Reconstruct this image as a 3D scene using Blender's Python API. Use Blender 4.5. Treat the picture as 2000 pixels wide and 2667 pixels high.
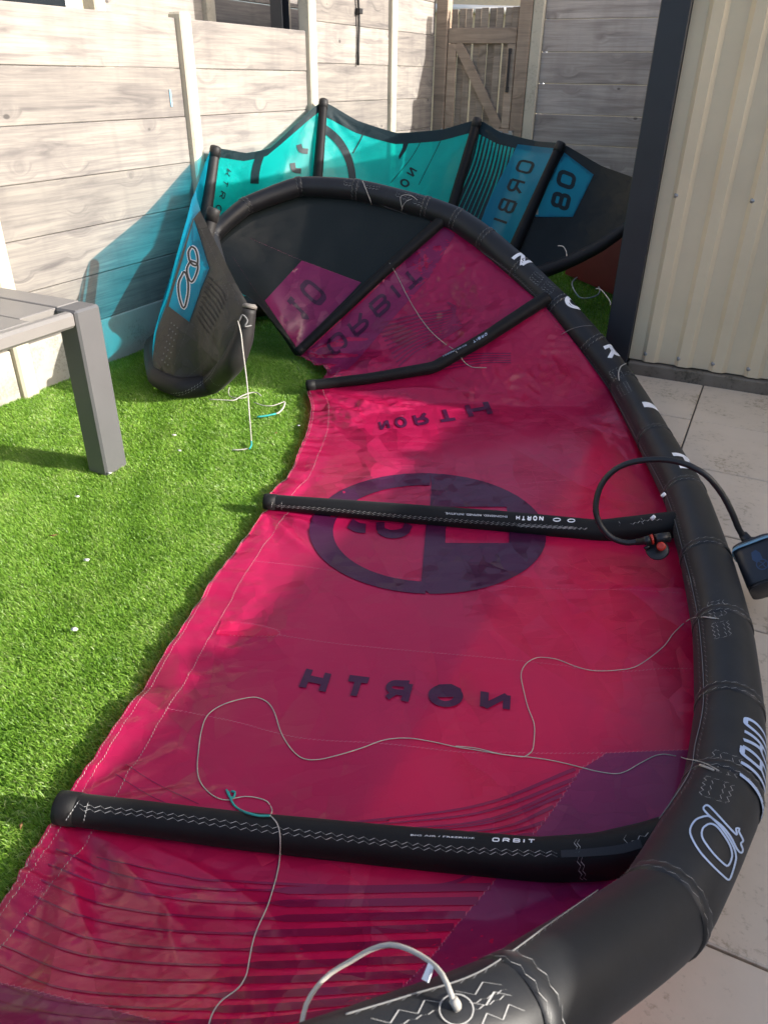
import bpy, bmesh, math, random
import numpy as np
from mathutils import Vector, Matrix, noise
from mathutils.bvhtree import BVHTree
from mathutils.geometry import delaunay_2d_cdt

random.seed(7); rng = np.random.default_rng(7)
S = bpy.context.scene
for o in list(bpy.data.objects): bpy.data.objects.remove(o)

# ------------------------------------------------------------------ camera
# survey of the place: +Y runs along the left fence, +X to the right, Z up
FPX, PW, PH = 1955.0, 2000.0, 2667.0
EYE = Vector((0, 0, 1.55))
_c = lambda x, y: Vector((x - PW/2, y - PH/2, FPX)).normalized()
_D = _c(951, 4694)
_V = _c(2110, 212); _V = (_V - _D*_V.dot(_D)).normalized()
_U = _D.cross(_V)
if _U.x < 0: _U = -_U
RM = Matrix((_U, _V, -_D))
cam = bpy.data.objects.new('camera', bpy.data.cameras.new('camera'))
S.collection.objects.link(cam); S.camera = cam
ax, ay, az = RM @ Vector((1, 0, 0)), RM @ Vector((0, -1, 0)), RM @ Vector((0, 0, -1))
cam.matrix_world = Matrix(((ax.x, ay.x, az.x, EYE.x), (ax.y, ay.y, az.y, EYE.y), (ax.z, ay.z, az.z, EYE.z), (0, 0, 0, 1)))
cd = cam.data
cd.sensor_fit = 'VERTICAL'; cd.sensor_height = 36; cd.sensor_width = 27
cd.lens = 36*FPX/PH
cd.clip_start = 0.05; cd.clip_end = 400
cd.dof.use_dof = True; cd.dof.focus_distance = 2.5; cd.dof.aperture_fstop = 9

# ------------------------------------------------------------------ light
SUN = Vector((1, .2, .43)).normalized()
w = bpy.data.worlds.new('World'); S.world = w; w.use_nodes = True
nt = w.node_tree
sky = nt.nodes.new('ShaderNodeTexSky'); sky.sky_type = 'NISHITA'; sky.sun_disc = False
sky.air_density = .75; sky.dust_density = 3.0; sky.ozone_density = .4
sky.sun_elevation = math.asin(SUN.z); sky.sun_rotation = math.atan2(SUN.x, SUN.y)
nt.nodes['Background'].inputs['Strength'].default_value = 0.15
nt.links.new(sky.outputs[0], nt.nodes['Background'].inputs['Color'])
sl = bpy.data.lights.new('sun', 'SUN'); sl.energy = 3.7; sl.angle = math.radians(.5); sl.color = (1, .95, .87)
so = bpy.data.objects.new('sun', sl); S.collection.objects.link(so)
so.rotation_euler = SUN.to_track_quat('Z', 'Y').to_euler()
so.location = (6, 2, 5)
vs = S.view_settings
vs.view_transform = 'Standard'; vs.look = 'None'; vs.gamma = 1; vs.use_curve_mapping = False
vs.exposure = 1.22

# ------------------------------------------------------------------ helpers
def ray(x, y): return (RM @ _c(x, y)).normalized()
def A(x, y, d): return EYE + ray(x, y)*d
def G(x, y, z=0.0):
    r = ray(x, y); return EYE + r*((z - EYE.z)/r.z)

def link(o): S.collection.objects.link(o); return o
def tag(o, label=None, cat=None, group=None, kind=None):
    if label: o['label'] = label
    if cat: o['category'] = cat
    if group: o['group'] = group
    if kind: o['kind'] = kind
    return o
def thing(name, label, cat, loc, group=None):
    o = bpy.data.objects.new(name, None); link(o); o.location = loc; o.empty_display_size = .1
    return tag(o, label, cat, group)
def origin(o):
    v = Vector((0, 0, 0))
    while o: v += o.location; o = o.parent
    return v
def mk(name, verts, faces, mat, parent=None, smooth=True, at=None):
    """verts in world space"""
    me = bpy.data.meshes.new(name)
    off = origin(parent) if parent else Vector((0, 0, 0))
    if at is not None: off = Vector(at)
    me.from_pydata([tuple(Vector(v) - off) for v in verts], [], faces)
    if smooth: me.polygons.foreach_set('use_smooth', [True]*len(me.polygons))
    me.materials.append(mat)
    o = bpy.data.objects.new(name, me); link(o)
    if parent:
        o.parent = parent
        if at is not None: o.location = Vector(at) - origin(parent)
    elif at is not None: o.location = at
    return o
def box_data(x0, x1, y0, y1, z0, z1, c=.004):
    """chamfered box"""
    bm = bmesh.new()
    bmesh.ops.create_cube(bm, size=1)
    for v in bm.verts:
        v.co = Vector(((x0+x1)/2 + v.co.x*(x1-x0), (y0+y1)/2 + v.co.y*(y1-y0), (z0+z1)/2 + v.co.z*(z1-z0)))
    if c: bmesh.ops.bevel(bm, geom=list(bm.edges), offset=c, segments=1, affect='EDGES')
    vs_ = [v.co.copy() for v in bm.verts]; bm.verts.index_update()
    fs = [[v.index for v in f.verts] for f in bm.faces]
    bm.free(); return vs_, fs
def box(name, b, mat, parent=None, c=.004):
    v, f = box_data(*b, c)
    ctr = ((b[0]+b[1])/2, (b[2]+b[3])/2, (b[4]+b[5])/2)
    return mk(name, v, f, mat, parent, smooth=False, at=ctr)
def join(parts):
    V, F = [], []
    for v, f in parts:
        n = len(V); V += list(v); F += [[i+n for i in q] for q in f]
    return V, F
def chaikin(pts, n=1, k=.25):
    for _ in range(n):
        q = [pts[0]]
        for a, b in zip(pts, pts[1:]):
            q += [a*(1-k) + b*k, a*k + b*(1-k)]
        q.append(pts[-1]); pts = q
    return pts
def resample(pts, step):
    out = [pts[0]]
    for a, b in zip(pts, pts[1:]):
        n = max(1, int((b-a).length/step))
        out += [a.lerp(b, i/n) for i in range(1, n+1)]
    return out
def smooth_path(pts, step=.01):
    """Catmull-Rom through the points"""
    P = [pts[0]*2 - pts[1]] + list(pts) + [pts[-1]*2 - pts[-2]]
    out = []
    for i in range(1, len(P)-2):
        a, b, c, d = P[i-1], P[i], P[i+1], P[i+2]
        n = max(2, int((c-b).length/step))
        for k in range(n):
            t = k/n
            out.append(.5*((2*b) + (c-a)*t + (2*a-5*b+4*c-d)*t*t + (3*b-a-3*c+d)*t**3))
    out.append(pts[-1]); return out
def tube_data(pts, rad, n=10, cap=True):
    m = len(pts)
    if not hasattr(rad, '__len__'): rad = [rad]*m
    V, F = [], []
    t = (pts[1]-pts[0]).normalized()
    u = t.orthogonal().normalized()
    for i, p in enumerate(pts):
        t = (pts[min(i+1, m-1)] - pts[max(i-1, 0)]).normalized()
        u = (u - t*u.dot(t)).normalized(); v_ = t.cross(u)
        for k in range(n):
            a = 2*math.pi*k/n
            V.append(p + (u*math.cos(a) + v_*math.sin(a))*rad[i])
    for i in range(m-1):
        for k in range(n):
            k2 = (k+1) % n
            F.append((i*n+k, i*n+k2, (i+1)*n+k2, (i+1)*n+k))
    if cap:
        F.append(tuple(reversed(range(n)))); F.append(tuple(range((m-1)*n, m*n)))
    return V, F
def bvh_of(V, F): return BVHTree.FromPolygons([tuple(v) for v in V], [tuple(f) for f in F])
def cast(bvh, x, y, off=.0015):
    d = ray(x, y); h = bvh.ray_cast(EYE, d)
    if h[0] is None: return None
    n = h[1] if h[1].dot(d) < 0 else -h[1]
    return h[0] + n*off

# ------------------------------------------------------------------ materials
def N(nt, typ, **kw):
    n = nt.nodes.new('ShaderNode'+typ)
    for k, v in kw.items():
        if k in n.inputs: n.inputs[k].default_value = v
        else: setattr(n, k, v)
    return n
def L(nt, a, b): nt.links.new(a, b)
def new(name):
    m = bpy.data.materials.new(name); m.use_nodes = True
    return m, m.node_tree, m.node_tree.nodes['Principled BSDF']
def ramp(nt, fac, stops):
    r = nt.nodes.new('ShaderNodeValToRGB'); e = r.color_ramp.elements
    while len(e) < len(stops): e.new(.5)
    for q, (p, c) in zip(e, stops): q.position = p; q.color = (*c, 1)
    L(nt, fac, r.inputs[0]); return r.outputs[0]
def mixc(nt, fac, a, b, mode='MIX'):
    m = nt.nodes.new('ShaderNodeMix'); m.data_type = 'RGBA'; m.blend_type = mode
    for s, v in ((0, fac), (6, a), (7, b)):
        if hasattr(v, 'is_linked'): L(nt, v, m.inputs[s])
        elif s == 0: m.inputs[0].default_value = v
        else: m.inputs[s].default_value = (*v, 1)
    return m.outputs[2]
def plain(name, col, rough=.5, metal=0.0, bump=0.0, bscale=200, var=.12, vscale=6, spec=.5):
    m, nt, p = new(name)
    tc = N(nt, 'TexCoord')
    ns = N(nt, 'TexNoise', Scale=vscale, Detail=6.0, Roughness=.6); L(nt, tc.outputs['Object'], ns.inputs['Vector'])
    lo = tuple(c*(1-var) for c in col); hi = tuple(min(1, c*(1+var)) for c in col)
    L(nt, ramp(nt, ns.outputs['Fac'], [(.3, lo), (.7, hi)]), p.inputs['Base Color'])
    p.inputs['Roughness'].default_value = rough; p.inputs['Metallic'].default_value = metal
    p.inputs['Specular IOR Level'].default_value = spec
    if bump:
        b = N(nt, 'TexNoise', Scale=bscale, Detail=3.0); L(nt, tc.outputs['Object'], b.inputs['Vector'])
        bn = N(nt, 'Bump', Strength=bump, Distance=.002); L(nt, b.outputs['Fac'], bn.inputs['Height']); L(nt, bn.outputs[0], p.inputs['Normal'])
    return m
def fabric(name, col, trans, tcol=None, rough=.34, crinkle=.5, hue=.1, coat=.0, spec=.5, clear=0.0, facet=.30, dust=0.0, crease=.9):
    """ripstop kite cloth: glossy, crinkled, lets coloured light through"""
    m, nt, p = new(name)
    tc = N(nt, 'TexCoord')
    big = N(nt, 'TexNoise', Scale=3.0, Detail=5.0); L(nt, tc.outputs['Object'], big.inputs['Vector'])
    c = mixc(nt, big.outputs['Fac'], tuple(x*(1-hue) for x in col), tuple(min(1, x*(1+hue)) for x in col))
    if dust:    # sand and dried salt caught in the folds
        dm = N(nt, 'Mapping', vector_type='TEXTURE'); dm.inputs['Rotation'].default_value = (0, 0, 1.2); dm.inputs['Scale'].default_value = (1, 4, 1); L(nt, tc.outputs['Object'], dm.inputs['Vector'])
        d1 = N(nt, 'TexNoise', Scale=5.0, Detail=5.0, Roughness=.65); L(nt, dm.outputs[0], d1.inputs['Vector'])
        d2 = N(nt, 'TexVoronoi', Scale=260.0); L(nt, tc.outputs['Object'], d2.inputs['Vector'])
        dr = ramp(nt, d1.outputs['Fac'], [(.60, (0, 0, 0)), (.72, (dust, dust, dust))])
        dd = ramp(nt, d2.outputs['Distance'], [(.16, (1, 1, 1)), (.24, (0, 0, 0))])
        c = mixc(nt, mixc(nt, 1.0, dr, dd, 'MULTIPLY'), c, (.7, .55, .58))
    L(nt, c, p.inputs['Base Color'])
    p.inputs['Roughness'].default_value = rough
    p.inputs['Specular IOR Level'].default_value = spec
    p.inputs['Coat Weight'].default_value = coat; p.inputs['Coat Roughness'].default_value = .13
    # crinkles: ridged creases over soft dents
    wp = N(nt, 'TexNoise', Scale=5.0, Detail=2.0); L(nt, tc.outputs['Object'], wp.inputs['Vector'])
    mv = N(nt, 'VectorMath', operation='MULTIPLY_ADD'); mv.inputs[1].default_value = (.05, .05, .05)
    L(nt, wp.outputs['Color'], mv.inputs[0]); L(nt, tc.outputs['Object'], mv.inputs[2])
    m1 = N(nt, 'Mapping', vector_type='TEXTURE'); m1.inputs['Rotation'].default_value = (0, 0, .9); m1.inputs['Scale'].default_value = (1, 2.6, 1); L(nt, mv.outputs[0], m1.inputs['Vector'])
    m2 = N(nt, 'Mapping', vector_type='TEXTURE'); m2.inputs['Rotation'].default_value = (.4, .2, -.7); m2.inputs['Scale'].default_value = (1, 2.0, 1); L(nt, mv.outputs[0], m2.inputs['Vector'])
    r1 = N(nt, 'TexNoise', Scale=9.0, Detail=3.0, Roughness=.5, noise_type='RIDGED_MULTIFRACTAL'); L(nt, m1.outputs[0], r1.inputs['Vector'])
    r2 = N(nt, 'TexNoise', Scale=24.0, Detail=2.0, Roughness=.5, noise_type='RIDGED_MULTIFRACTAL'); L(nt, m2.outputs[0], r2.inputs['Vector'])
    p1 = N(nt, 'Math', operation='POWER'); p1.inputs[1].default_value = 4.0; L(nt, r1.outputs['Fac'], p1.inputs[0])
    p2 = N(nt, 'Math', operation='POWER'); p2.inputs[1].default_value = 3.0; L(nt, r2.outputs['Fac'], p2.inputs[0])
    s1 = N(nt, 'Math', operation='MULTIPLY'); s1.inputs[1].default_value = crease; L(nt, p1.outputs[0], s1.inputs[0])
    s2 = N(nt, 'Math', operation='MULTIPLY_ADD'); s2.inputs[1].default_value = crease*.35; L(nt, p2.outputs[0], s2.inputs[0]); L(nt, s1.outputs[0], s2.inputs[2])
    # flat facets between sharp creases, at two sizes
    hts = []
    for sc_, k_, rot_ in ((4.5, 1.0, (0, 0, .98)), (12.0, .75, (.3, .1, .25)), (30.0, .5, (.1, .3, -.9))):
        mm = N(nt, 'Mapping', vector_type='TEXTURE'); mm.inputs['Rotation'].default_value = rot_; mm.inputs['Scale'].default_value = (1, 2.8, 1); L(nt, mv.outputs[0], mm.inputs['Vector'])
        vv = N(nt, 'TexVoronoi', Scale=sc_); L(nt, mm.outputs[0], vv.inputs['Vector'])
        scv = N(nt, 'VectorMath', operation='SCALE'); scv.inputs['Scale'].default_value = sc_; L(nt, mm.outputs[0], scv.inputs[0])
        psv = N(nt, 'VectorMath', operation='SCALE'); psv.inputs['Scale'].default_value = sc_; L(nt, vv.outputs['Position'], psv.inputs[0])
        df = N(nt, 'VectorMath', operation='SUBTRACT'); L(nt, scv.outputs[0], df.inputs[0]); L(nt, psv.outputs[0], df.inputs[1])
        cc = N(nt, 'VectorMath', operation='SUBTRACT'); cc.inputs[1].default_value = (.5, .5, .5); L(nt, vv.outputs['Color'], cc.inputs[0])
        dt = N(nt, 'VectorMath', operation='DOT_PRODUCT'); L(nt, df.outputs[0], dt.inputs[0]); L(nt, cc.outputs[0], dt.inputs[1])
        q_ = N(nt, 'Math', operation='MULTIPLY'); q_.inputs[1].default_value = facet*k_/(.006*sc_); L(nt, dt.outputs['Value'], q_.inputs[0]); hts.append(q_)
    fa0 = N(nt, 'Math', operation='ADD'); L(nt, hts[0].outputs[0], fa0.inputs[0]); L(nt, hts[1].outputs[0], fa0.inputs[1])
    fa = N(nt, 'Math', operation='ADD'); L(nt, fa0.outputs[0], fa.inputs[0]); L(nt, hts[2].outputs[0], fa.inputs[1])
    s3 = N(nt, 'Math', operation='ADD'); L(nt, fa.outputs[0], s3.inputs[0]); L(nt, s2.outputs[0], s3.inputs[1]); s2 = s3
    # areas that are pulled smooth
    mk_ = N(nt, 'TexNoise', Scale=2.2, Detail=1.0); L(nt, tc.outputs['Object'], mk_.inputs['Vector'])
    mr = N(nt, 'MapRange'); L(nt, mk_.outputs['Fac'], mr.inputs[0]); mr.inputs[1].default_value = .38; mr.inputs[2].default_value = .62; mr.inputs[3].default_value = .25; mr.inputs[4].default_value = 1
    st = N(nt, 'Math', operation='MULTIPLY'); st.inputs[1].default_value = crinkle; L(nt, mr.outputs[0], st.inputs[0])
    bn = N(nt, 'Bump', Distance=.012); L(nt, s2.outputs[0], bn.inputs['Height']); L(nt, st.outputs[0], bn.inputs['Strength'])
    L(nt, bn.outputs[0], p.inputs['Normal'])
    tr = N(nt, 'BsdfTranslucent', Color=(*(tcol or col), 1)); L(nt, bn.outputs[0], tr.inputs['Normal'])
    mx = N(nt, 'MixShader'); mx.inputs[0].default_value = trans
    L(nt, p.outputs[0], mx.inputs[1]); L(nt, tr.outputs[0], mx.inputs[2])
    out = mx.outputs[0]
    if clear:   # a little light goes straight through the thin weave
        tp_ = N(nt, 'BsdfTransparent', Color=(*[min(1, c*1.25) for c in (tcol or col)], 1)); m3 = N(nt, 'MixShader'); m3.inputs[0].default_value = clear
        L(nt, out, m3.inputs[1]); L(nt, tp_.outputs[0], m3.inputs[2]); out = m3.outputs[0]
    L(nt, out, nt.nodes['Material Output'].inputs['Surface'])
    return m
def wood(name, a, b, dark, knots=True, sc=1.0):
    m, nt, p = new(name)
    tc = N(nt, 'TexCoord'); oi = N(nt, 'ObjectInfo')
    ofs = N(nt, 'VectorMath', operation='MULTIPLY_ADD'); ofs.inputs[1].default_value = (37, 53, 71)
    cx = N(nt, 'CombineXYZ')
    for i in range(3): L(nt, oi.outputs['Random'], cx.inputs[i])
    L(nt, cx.outputs[0], ofs.inputs[0]); L(nt, tc.outputs['Object'], ofs.inputs[2])
    # x and y are both run along the board (boards lie along one of them)
    mp = N(nt, 'Mapping'); mp.inputs['Scale'].default_value = (1.1*sc, 1.1*sc, 13*sc); L(nt, ofs.outputs[0], mp.inputs['Vector'])
    kn = N(nt, 'TexVoronoi', Scale=1.0); kmap = N(nt, 'Mapping'); kmap.inputs['Scale'].default_value = (3.2, 3.2, 5.5)
    L(nt, ofs.outputs[0], kmap.inputs['Vector']); L(nt, kmap.outputs[0], kn.inputs['Vector'])
    # grain bends round the knots
    kd = N(nt, 'MapRange'); L(nt, kn.outputs['Distance'], kd.inputs[0]); kd.inputs[1].default_value = 0; kd.inputs[2].default_value = .35; kd.inputs[3].default_value = 1; kd.inputs[4].default_value = 0
    gz = N(nt, 'VectorMath', operation='MULTIPLY_ADD'); gz.inputs[1].default_value = (0, 0, 1.1)
    c3 = N(nt, 'CombineXYZ'); L(nt, kd.outputs[0], c3.inputs[2]); L(nt, c3.outputs[0], gz.inputs[0]); L(nt, mp.outputs[0], gz.inputs[2])
    g1 = N(nt, 'TexNoise', Scale=1.3, Detail=7.0, Roughness=.62, Distortion=.6); L(nt, gz.outputs[0], g1.inputs['Vector'])
    wv = N(nt, 'TexWave', Scale=.55, Distortion=5.0, Detail=3.0); wv.bands_direction = 'Z'; L(nt, gz.outputs[0], wv.inputs['Vector'])
    col = ramp(nt, g1.outputs['Fac'], [(.3, dark), (.47, b), (.66, a)])
    col = mixc(nt, .22, col, ramp(nt, wv.outputs['Fac'], [(.1, b), (.8, a)]), 'MULTIPLY')
    bl = N(nt, 'TexNoise', Scale=2.3, Detail=4.0); L(nt, ofs.outputs[0], bl.inputs['Vector'])
    col = mixc(nt, ramp(nt, bl.outputs['Fac'], [(.45, (0, 0, 0)), (.72, (.4, .4, .4))]), col, a)
    vst = N(nt, 'Mapping'); vst.inputs['Scale'].default_value = (9, 9, .8); L(nt, ofs.outputs[0], vst.inputs['Vector'])
    vn = N(nt, 'TexNoise', Scale=1.0, Detail=2.0); L(nt, vst.outputs[0], vn.inputs['Vector'])
    col = mixc(nt, ramp(nt, vn.outputs['Fac'], [(.5, (0, 0, 0)), (.75, (.35, .35, .35))]), col, dark)
    fm = N(nt, 'Mapping'); fm.inputs['Scale'].default_value = (2.2, 2.2, 95*sc); L(nt, ofs.outputs[0], fm.inputs['Vector'])
    fn = N(nt, 'TexNoise', Scale=1.0, Detail=4.0, Roughness=.7, Distortion=.4); L(nt, fm.outputs[0], fn.inputs['Vector'])
    col = mixc(nt, ramp(nt, fn.outputs['Fac'], [(.36, (.5, .5, .5)), (.56, (0, 0, 0))]), col, dark)
    hsv = N(nt, 'HueSaturation'); L(nt, col, hsv.inputs['Color'])
    vr = N(nt, 'MapRange'); L(nt, oi.outputs['Random'], vr.inputs[0]); vr.inputs[3].default_value = .82; vr.inputs[4].default_value = 1.12
    L(nt, vr.outputs[0], hsv.inputs['Value']); col = hsv.outputs[0]
    if knots:
        col = mixc(nt, ramp(nt, kn.outputs['Distance'], [(.045, (.85, .85, .85)), (.075, (0, 0, 0))]), col, tuple(x*.45 for x in dark))
    L(nt, col, p.inputs['Base Color']); p.inputs['Roughness'].default_value = .85; p.inputs['Specular IOR Level'].default_value = .2
    bn = N(nt, 'Bump', Strength=.35, Distance=.003); L(nt, g1.outputs['Fac'], bn.inputs['Height']); L(nt, bn.outputs[0], p.inputs['Normal'])
    return m
def speckle(name, col, d1, d2, s1=3, s2=45, rough=.8, bump=.2, amt=.6):
    """stone, concrete, soil: two scales of staining"""
    m, nt, p = new(name)
    tc = N(nt, 'TexCoord'); oi = N(nt, 'ObjectInfo')
    ad = N(nt, 'VectorMath', operation='ADD'); cx = N(nt, 'CombineXYZ')
    ml = N(nt, 'Math', operation='MULTIPLY'); ml.inputs[1].default_value = 40; L(nt, oi.outputs['Random'], ml.inputs[0])
    L(nt, ml.outputs[0], cx.inputs[0]); L(nt, ml.outputs[0], cx.inputs[1]); L(nt, cx.outputs[0], ad.inputs[0]); L(nt, tc.outputs['Object'], ad.inputs[1])
    a = N(nt, 'TexNoise', Scale=float(s1), Detail=8.0, Roughness=.65); L(nt, ad.outputs[0], a.inputs['Vector'])
    b = N(nt, 'TexNoise', Scale=float(s2), Detail=5.0, Roughness=.7); L(nt, ad.outputs[0], b.inputs['Vector'])
    c = mixc(nt, ramp(nt, a.outputs['Fac'], [(.42, (0, 0, 0)), (.68, (amt, amt, amt))]), col, d1)
    mu = N(nt, 'Math', operation='MULTIPLY'); L(nt, a.outputs['Fac'], mu.inputs[0]); L(nt, b.outputs['Fac'], mu.inputs[1])
    c = mixc(nt, ramp(nt, mu.outputs[0], [(.29, (0, 0, 0)), (.36, (amt, amt, amt))]), c, d2)
    L(nt, c, p.inputs['Base Color']); p.inputs['Roughness'].default_value = rough; p.inputs['Specular IOR Level'].default_value = .3
    bn = N(nt, 'Bump', Strength=bump, Distance=.003); L(nt, b.outputs['Fac'], bn.inputs['Height']); L(nt, bn.outputs[0], p.inputs['Normal'])
    return m
def dacron(name, col, rough=.5, spec=.42):
    """leading-edge cloth: matt black weave with dust"""
    m, nt, p = new(name)
    tc = N(nt, 'TexCoord')
    n1 = N(nt, 'TexNoise', Scale=9.0, Detail=6.0, Roughness=.7); L(nt, tc.outputs['Object'], n1.inputs['Vector'])
    n2 = N(nt, 'TexNoise', Scale=420.0, Detail=1.0); L(nt, tc.outputs['Object'], n2.inputs['Vector'])
    c = ramp(nt, n1.outputs['Fac'], [(.3, tuple(x*.75 for x in col)), (.75, tuple(x*1.5 for x in col))])
    sp = N(nt, 'Math', operation='MULTIPLY'); L(nt, n1.outputs['Fac'], sp.inputs[0]); L(nt, n2.outputs['Fac'], sp.inputs[1])
    c = mixc(nt, ramp(nt, sp.outputs[0], [(.44, (0, 0, 0)), (.5, (.35, .35, .35))]), c, (.25, .24, .24))
    L(nt, c, p.inputs['Base Color']); p.inputs['Roughness'].default_value = rough
    p.inputs['Specular IOR Level'].default_value = spec
    p.inputs['Sheen Weight'].default_value = .03; p.inputs['Sheen Roughness'].default_value = .5
    n3 = N(nt, 'TexNoise', Scale=14.0, Detail=3.0); L(nt, tc.outputs['Object'], n3.inputs['Vector'])
    bn = N(nt, 'Bump', Strength=.12, Distance=.004); L(nt, n3.outputs['Fac'], bn.inputs['Height'])
    b2 = N(nt, 'Bump', Strength=.12, Distance=.001); L(nt, n2.outputs['Fac'], b2.inputs['Height']); L(nt, bn.outputs[0], b2.inputs['Normal'])
    L(nt, b2.outputs[0], p.inputs['Normal'])
    return m

M = {}
M['red'] = fabric('red_cloth', (.63, .012, .105), .5, (.92, .010, .12), crinkle=1.0, coat=.6, dust=.8)
M['redcreased'] = fabric('creased_red_cloth', (.56, .010, .11), .5, (.80, .008, .13), crinkle=1.0, coat=.8, facet=.6)
M['purple'] = fabric('purple_cloth', (.31, .018, .12), .42, (.38, .015, .135), crinkle=1.0, coat=.45)
M['maroon'] = fabric('print_purple', (.29, .011, .085), .4, (.34, .008, .09), crinkle=1.0, coat=.5)
M['plum'] = fabric('print_plum', (.065, .007, .042), .25, (.09, .007, .055), crinkle=1.0, coat=.15)
M['blackcloth'] = fabric('black_cloth', (.007, .011, .010), .10, (.014, .026, .022), crinkle=.5, rough=.5, spec=.35, facet=.13)
M['teal'] = fabric('teal_cloth', (.012, .55, .53), .5, (.008, .88, .84), crinkle=.5, coat=.1, clear=.34, facet=.15)
M['blue'] = fabric('blue_cloth', (.010, .33, .52), .48, (.008, .52, .80), crinkle=.4, coat=.1, clear=.30, facet=.13)
M['bluethin'] = fabric('thin_blue_cloth', (.010, .33, .52), .48, (.010, .56, .82), crinkle=.4, coat=.1, clear=.48, facet=.13)
M['tealprint'] = fabric('print_dark_teal', (.008, .022, .028), .12, (.006, .05, .06), crinkle=.3, rough=.5, spec=.3)
M['greycloth'] = fabric('charcoal_cloth', (.060, .055, .048), .1, (.05, .05, .05), crinkle=.8, rough=.5, spec=.35)
M['dacron'] = dacron('black_dacron', (.0105, .011, .0125))
M['strut'] = dacron('strut_dacron', (.0045, .0045, .005), .6, .26)
M['greydacron'] = dacron('tip_dacron', (.014, .013, .013), .6)
M['white'] = plain('white_print', (.78, .79, .82), .5)
M['bluewhite'] = plain('pale_blue_print', (.40, .50, .68), .5)
M['thread'] = plain('white_thread', (.42, .41, .39), .8)
M['pinkthread'] = plain('pink_thread', (.62, .16, .26), .8)
M['greythread'] = plain('grey_thread', (.17, .17, .17), .8)
M['cord'] = plain('white_cord', (.47, .44, .39), .85, bump=.6, bscale=900)
M['cordteal'] = plain('teal_cord', (.03, .33, .30), .8, bump=.5, bscale=900)
M['concrete'] = speckle('cream_concrete', (.54, .49, .39), (.42, .38, .30), (.25, .23, .18), 4, 60, amt=.4)
M['gravelboard'] = speckle('grey_concrete', (.42, .39, .34), (.32, .30, .26), (.2, .19, .17), 5, 70, amt=.5)
M['tile'] = speckle('stone_tile', (.65, .54, .415), (.54, .44, .325), (.29, .225, .15), 2.6, 42, rough=.75, amt=.6)
M['joint'] = speckle('joint_sand', (.10, .09, .075), (.07, .06, .05), (.04, .035, .03))
M['fence'] = wood('weathered_board', (.375, .348, .31), (.295, .272, .252), (.15, .138, .138))
M['fencegrey'] = wood('grey_board', (.58, .52, .475), (.45, .40, .365), (.28, .24, .22))
M['gate'] = wood('gate_timber', (.45, .38, .31), (.34, .285, .23), (.19, .16, .13), sc=.9)
M['frame'] = wood('gate_frame_timber', (.50, .40, .31), (.40, .315, .245), (.25, .20, .155), knots=False)
M['shed'] = plain('cream_cladding', (.66, .55, .375), .5, bump=.1, bscale=60, var=.08, vscale=2)
M['anthracite'] = plain('anthracite_trim', (.020, .023, .030), .45, var=.1)
M['roof'] = plain('dark_roofing', (.05, .05, .055), .6)
M['steel'] = plain('galvanised_steel', (.35, .36, .38), .4, metal=.8)
M['iron'] = plain('black_iron', (.015, .015, .017), .45)
M['table'] = plain('grey_aluminium', (.20, .19, .18), .42, bump=.15, bscale=500, var=.05)
M['tableleg'] = plain('grey_powder_coat', (.105, .105, .108), .45, bump=.15, bscale=500, var=.05)
M['rubber'] = plain('black_rubber', (.012, .012, .013), .42, bump=.1, bscale=300)
M['pump'] = plain('black_plastic', (.016, .018, .024), .38, bump=.25, bscale=700)
M['pumpblue'] = plain('light_blue_plastic', (.22, .42, .58), .4)
M['pumplogo'] = plain('blue_emblem', (.022, .05, .11), .4)
M['orange'] = plain('orange_plastic', (.50, .035, .018), .4)
M['redboard'] = plain('red_plastic', (.17, .010, .014), .4)
M['petal'] = plain('white_petal', (.8, .78, .76), .7)
M['leaf'] = plain('dry_leaf', (.20, .10, .035), .8)
M['render'] = speckle('cream_render', (.62, .53, .37), (.55, .47, .33), (.45, .38, .28), 2, 50)
M['upvc'] = plain('white_frame', (.80, .79, .76), .4, var=.03)
M['glass'] = plain('window_glass', (.02, .025, .03), .08)
M['netting'] = plain('green_tarpaulin', (.08, .34, .24), .6)
M['brick'] = plain('soil', (.05, .04, .03), .9)

# ------------------------------------------------------------------ ground
g = mk('ground', [(-60, -60, -.012), (60, -60, -.012), (60, 60, -.012), (-60, 60, -.012)], [(0, 1, 2, 3)], speckle('soil_ground', (.07, .09, .03), (.05, .06, .02), (.03, .03, .02)), None, False)
tag(g, kind='structure')
PAT = -.55
def turf_mat(name, tip):
    m, nt, p = new(name)
    tc = N(nt, 'TexCoord')
    at = N(nt, 'Attribute'); at.attribute_name = 'shade'
    ns = N(nt, 'TexNoise', Scale=7.0, Detail=4.0); L(nt, tc.outputs['Object'], ns.inputs['Vector'])
    c = ramp(nt, at.outputs['Fac'], [(0, (.13, .28, .028)), (.45, (.255, .48, .052)), (.8, (.39, .58, .11)), (1, (.6, .67, .32))])
    c = mixc(nt, ns.outputs['Fac'], c, (.10, .22, .02), 'MIX') if not tip else c
    c = mixc(nt, ramp(nt, ns.outputs['Fac'], [(.35, (.35, .35, .35)), (.65, (0, 0, 0))]), c, (.09, .21, .018))
    L(nt, c, p.inputs['Base Color']); p.inputs['Roughness'].default_value = .38
    p.inputs['Specular IOR Level'].default_value = .45
    tr = N(nt, 'BsdfTranslucent'); L(nt, c, tr.inputs['Color'])
    mx = N(nt, 'MixShader'); mx.inputs[0].default_value = .3
    L(nt, p.outputs[0], mx.inputs[1]); L(nt, tr.outputs[0], mx.inputs[2]); L(nt, mx.outputs[0], nt.nodes['Material Output'].inputs['Surface'])
    return m
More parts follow.
